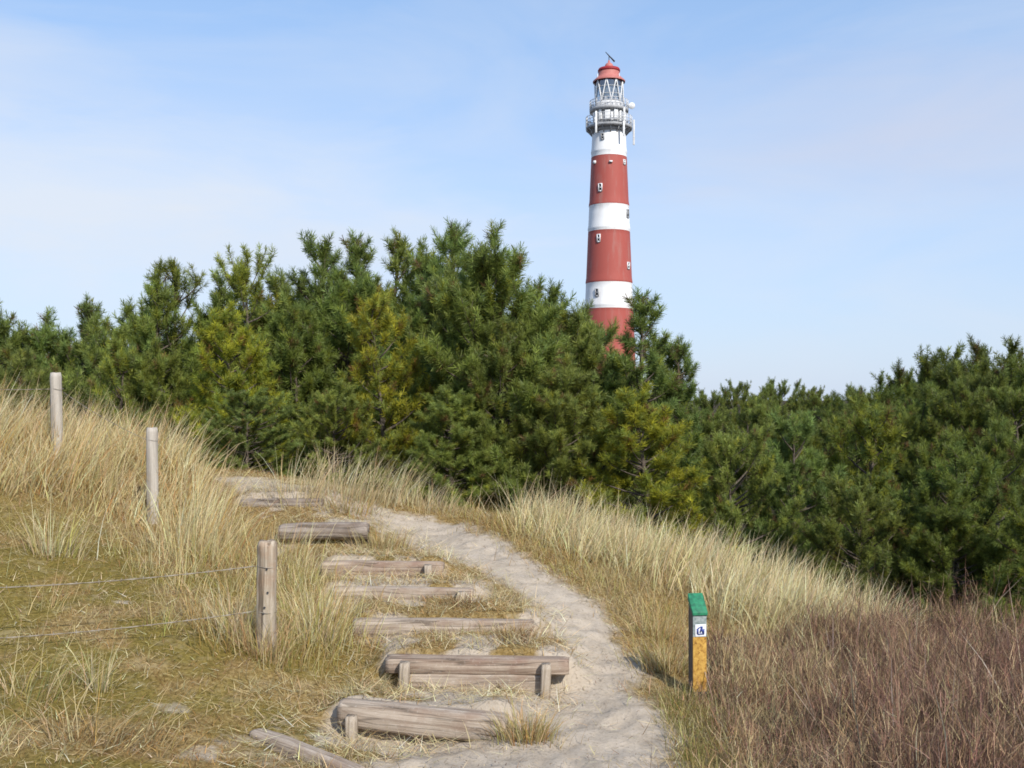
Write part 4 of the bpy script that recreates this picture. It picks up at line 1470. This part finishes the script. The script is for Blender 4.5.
# ------------------------------------------------------------------ light
EL, AZ = R(39), R(150)      # azimuth clockwise from +Y
sd = Vector((math.sin(AZ) * math.cos(EL), math.cos(AZ) * math.cos(EL), math.sin(EL)))
sun_d = bpy.data.lights.new('sun', 'SUN')
sun_d.energy = 3.7
sun_d.angle = R(.6)
sun_d.color = (1, .95, .87)
sun = bpy.data.objects.new('sun', sun_d)
COL.objects.link(sun)
sun.rotation_euler = sd.to_track_quat('Z', 'Y').to_euler()
sun.location = (8, -8, 12)

w = bpy.data.worlds.new('World')
scene.world = w
w.use_nodes = True
nt = w.node_tree
nt.nodes.clear()
out = nt.nodes.new('ShaderNodeOutputWorld')
bg = nt.nodes.new('ShaderNodeBackground')
sky = nt.nodes.new('ShaderNodeTexSky')
sky.sky_type = 'NISHITA'
sky.sun_disc = False
sky.sun_elevation = EL
sky.sun_rotation = AZ
sky.air_density = 1.0
sky.dust_density = .4
sky.ozone_density = 3.0
bg.inputs['Strength'].default_value = .15
tc = nt.nodes.new('ShaderNodeTexCoord')
mp = nt.nodes.new('ShaderNodeMapping')
mp.inputs['Scale'].default_value = (1.0, 1.0, 3.6)
mp.inputs['Rotation'].default_value = (0, R(-12), 0)
nt.links.new(tc.outputs['Generated'], mp.inputs['Vector'])
n1 = noise(nt, mp.outputs['Vector'], 2.6, 7, .55, .6)
cl = ramp(nt, n1, [(.40, (0, 0, 0)), (.74, (1, 1, 1))])
mulf = N(nt, 'ShaderNodeMath', operation='MULTIPLY'); mulf.inputs[1].default_value = .42
nt.links.new(cl, mulf.inputs[0])
sz_ = N(nt, 'ShaderNodeSeparateXYZ')
nt.links.new(tc.outputs['Generated'], sz_.inputs[0])
# thin high veil, denser towards the horizon
veil = ramp(nt, sz_.outputs['Z'], [(.0, (.88, .88, .88)), (.18, (.66, .66, .66)), (.42, (.5, .5, .5)), (1, (.3, .3, .3))])
vc = ramp(nt, sz_.outputs['Z'], [(.0, (.270, .325, .425)), (.18, (.255, .315, .435)), (.40, (.178, .283, .452)), (1, (.13, .21, .41))])
vcol = mix(nt, vc, (10, 10, 10), 1.0, 'MULTIPLY')
skv = mix(nt, sky.outputs['Color'], vcol, veil)
skc = mix(nt, skv, (3.7, 3.95, 4.4), mulf.outputs[0])
for (ux, uz, sx, sz2, colr, amt, rx) in ((60, 200, .42, .085, (3.95, 4.15, 4.45), .75, 0), (900, 130, .30, .085, (3.25, 3.35, 3.95), .55, 0), (-40, 60, .20, .04, (3.7, 3.95, 4.4), .5, 0), (330, 250, .3, .05, (3.7, 3.95, 4.4), .45, 0)):
    d_ = Vector(((ux - 512) / F, 1, (HV - uz) / F)).normalized()
    sb_ = N(nt, 'ShaderNodeVectorMath', operation='SUBTRACT'); sb_.inputs[1].default_value = d_
    nt.links.new(tc.outputs['Generated'], sb_.inputs[0])
    ml_ = N(nt, 'ShaderNodeVectorMath', operation='MULTIPLY'); ml_.inputs[1].default_value = (1 / sx, 1 / sx, 1 / sz2)
    nt.links.new(sb_.outputs[0], ml_.inputs[0])
    le_ = N(nt, 'ShaderNodeVectorMath', operation='LENGTH'); nt.links.new(ml_.outputs[0], le_.inputs[0])
    nn_ = noise(nt, mp.outputs['Vector'], 5.0, 6, .6, .4)
    ad_ = N(nt, 'ShaderNodeMath', operation='MULTIPLY_ADD'); nt.links.new(nn_, ad_.inputs[0]); ad_.inputs[1].default_value = 1.4; nt.links.new(le_.outputs['Value'], ad_.inputs[2])
    dv_ = N(nt, 'ShaderNodeMath', operation='DIVIDE'); nt.links.new(ad_.outputs[0], dv_.inputs[0]); dv_.inputs[1].default_value = 2.2
    skc = mix(nt, skc, colr, ramp(nt, dv_.outputs[0], [(.32, (amt, amt, amt)), (.80, (0, 0, 0))]))
nt.links.new(skc, bg.inputs['Color'])
nt.links.new(bg.outputs['Background'], out.inputs['Surface'])

vs = scene.view_settings
vs.view_transform = 'Standard'
vs.look = 'None'
vs.exposure = .45
vs.gamma = 1
scene.render.resolution_x = 1024
scene.render.resolution_y = 768
scene.cycles.pixel_filter_type = 'BLACKMAN_HARRIS'
scene.cycles.filter_width = 1.7
scene.cycles.max_bounces = 6
scene.cycles.transparent_max_bounces = 8
scene.cycles.use_denoising = True
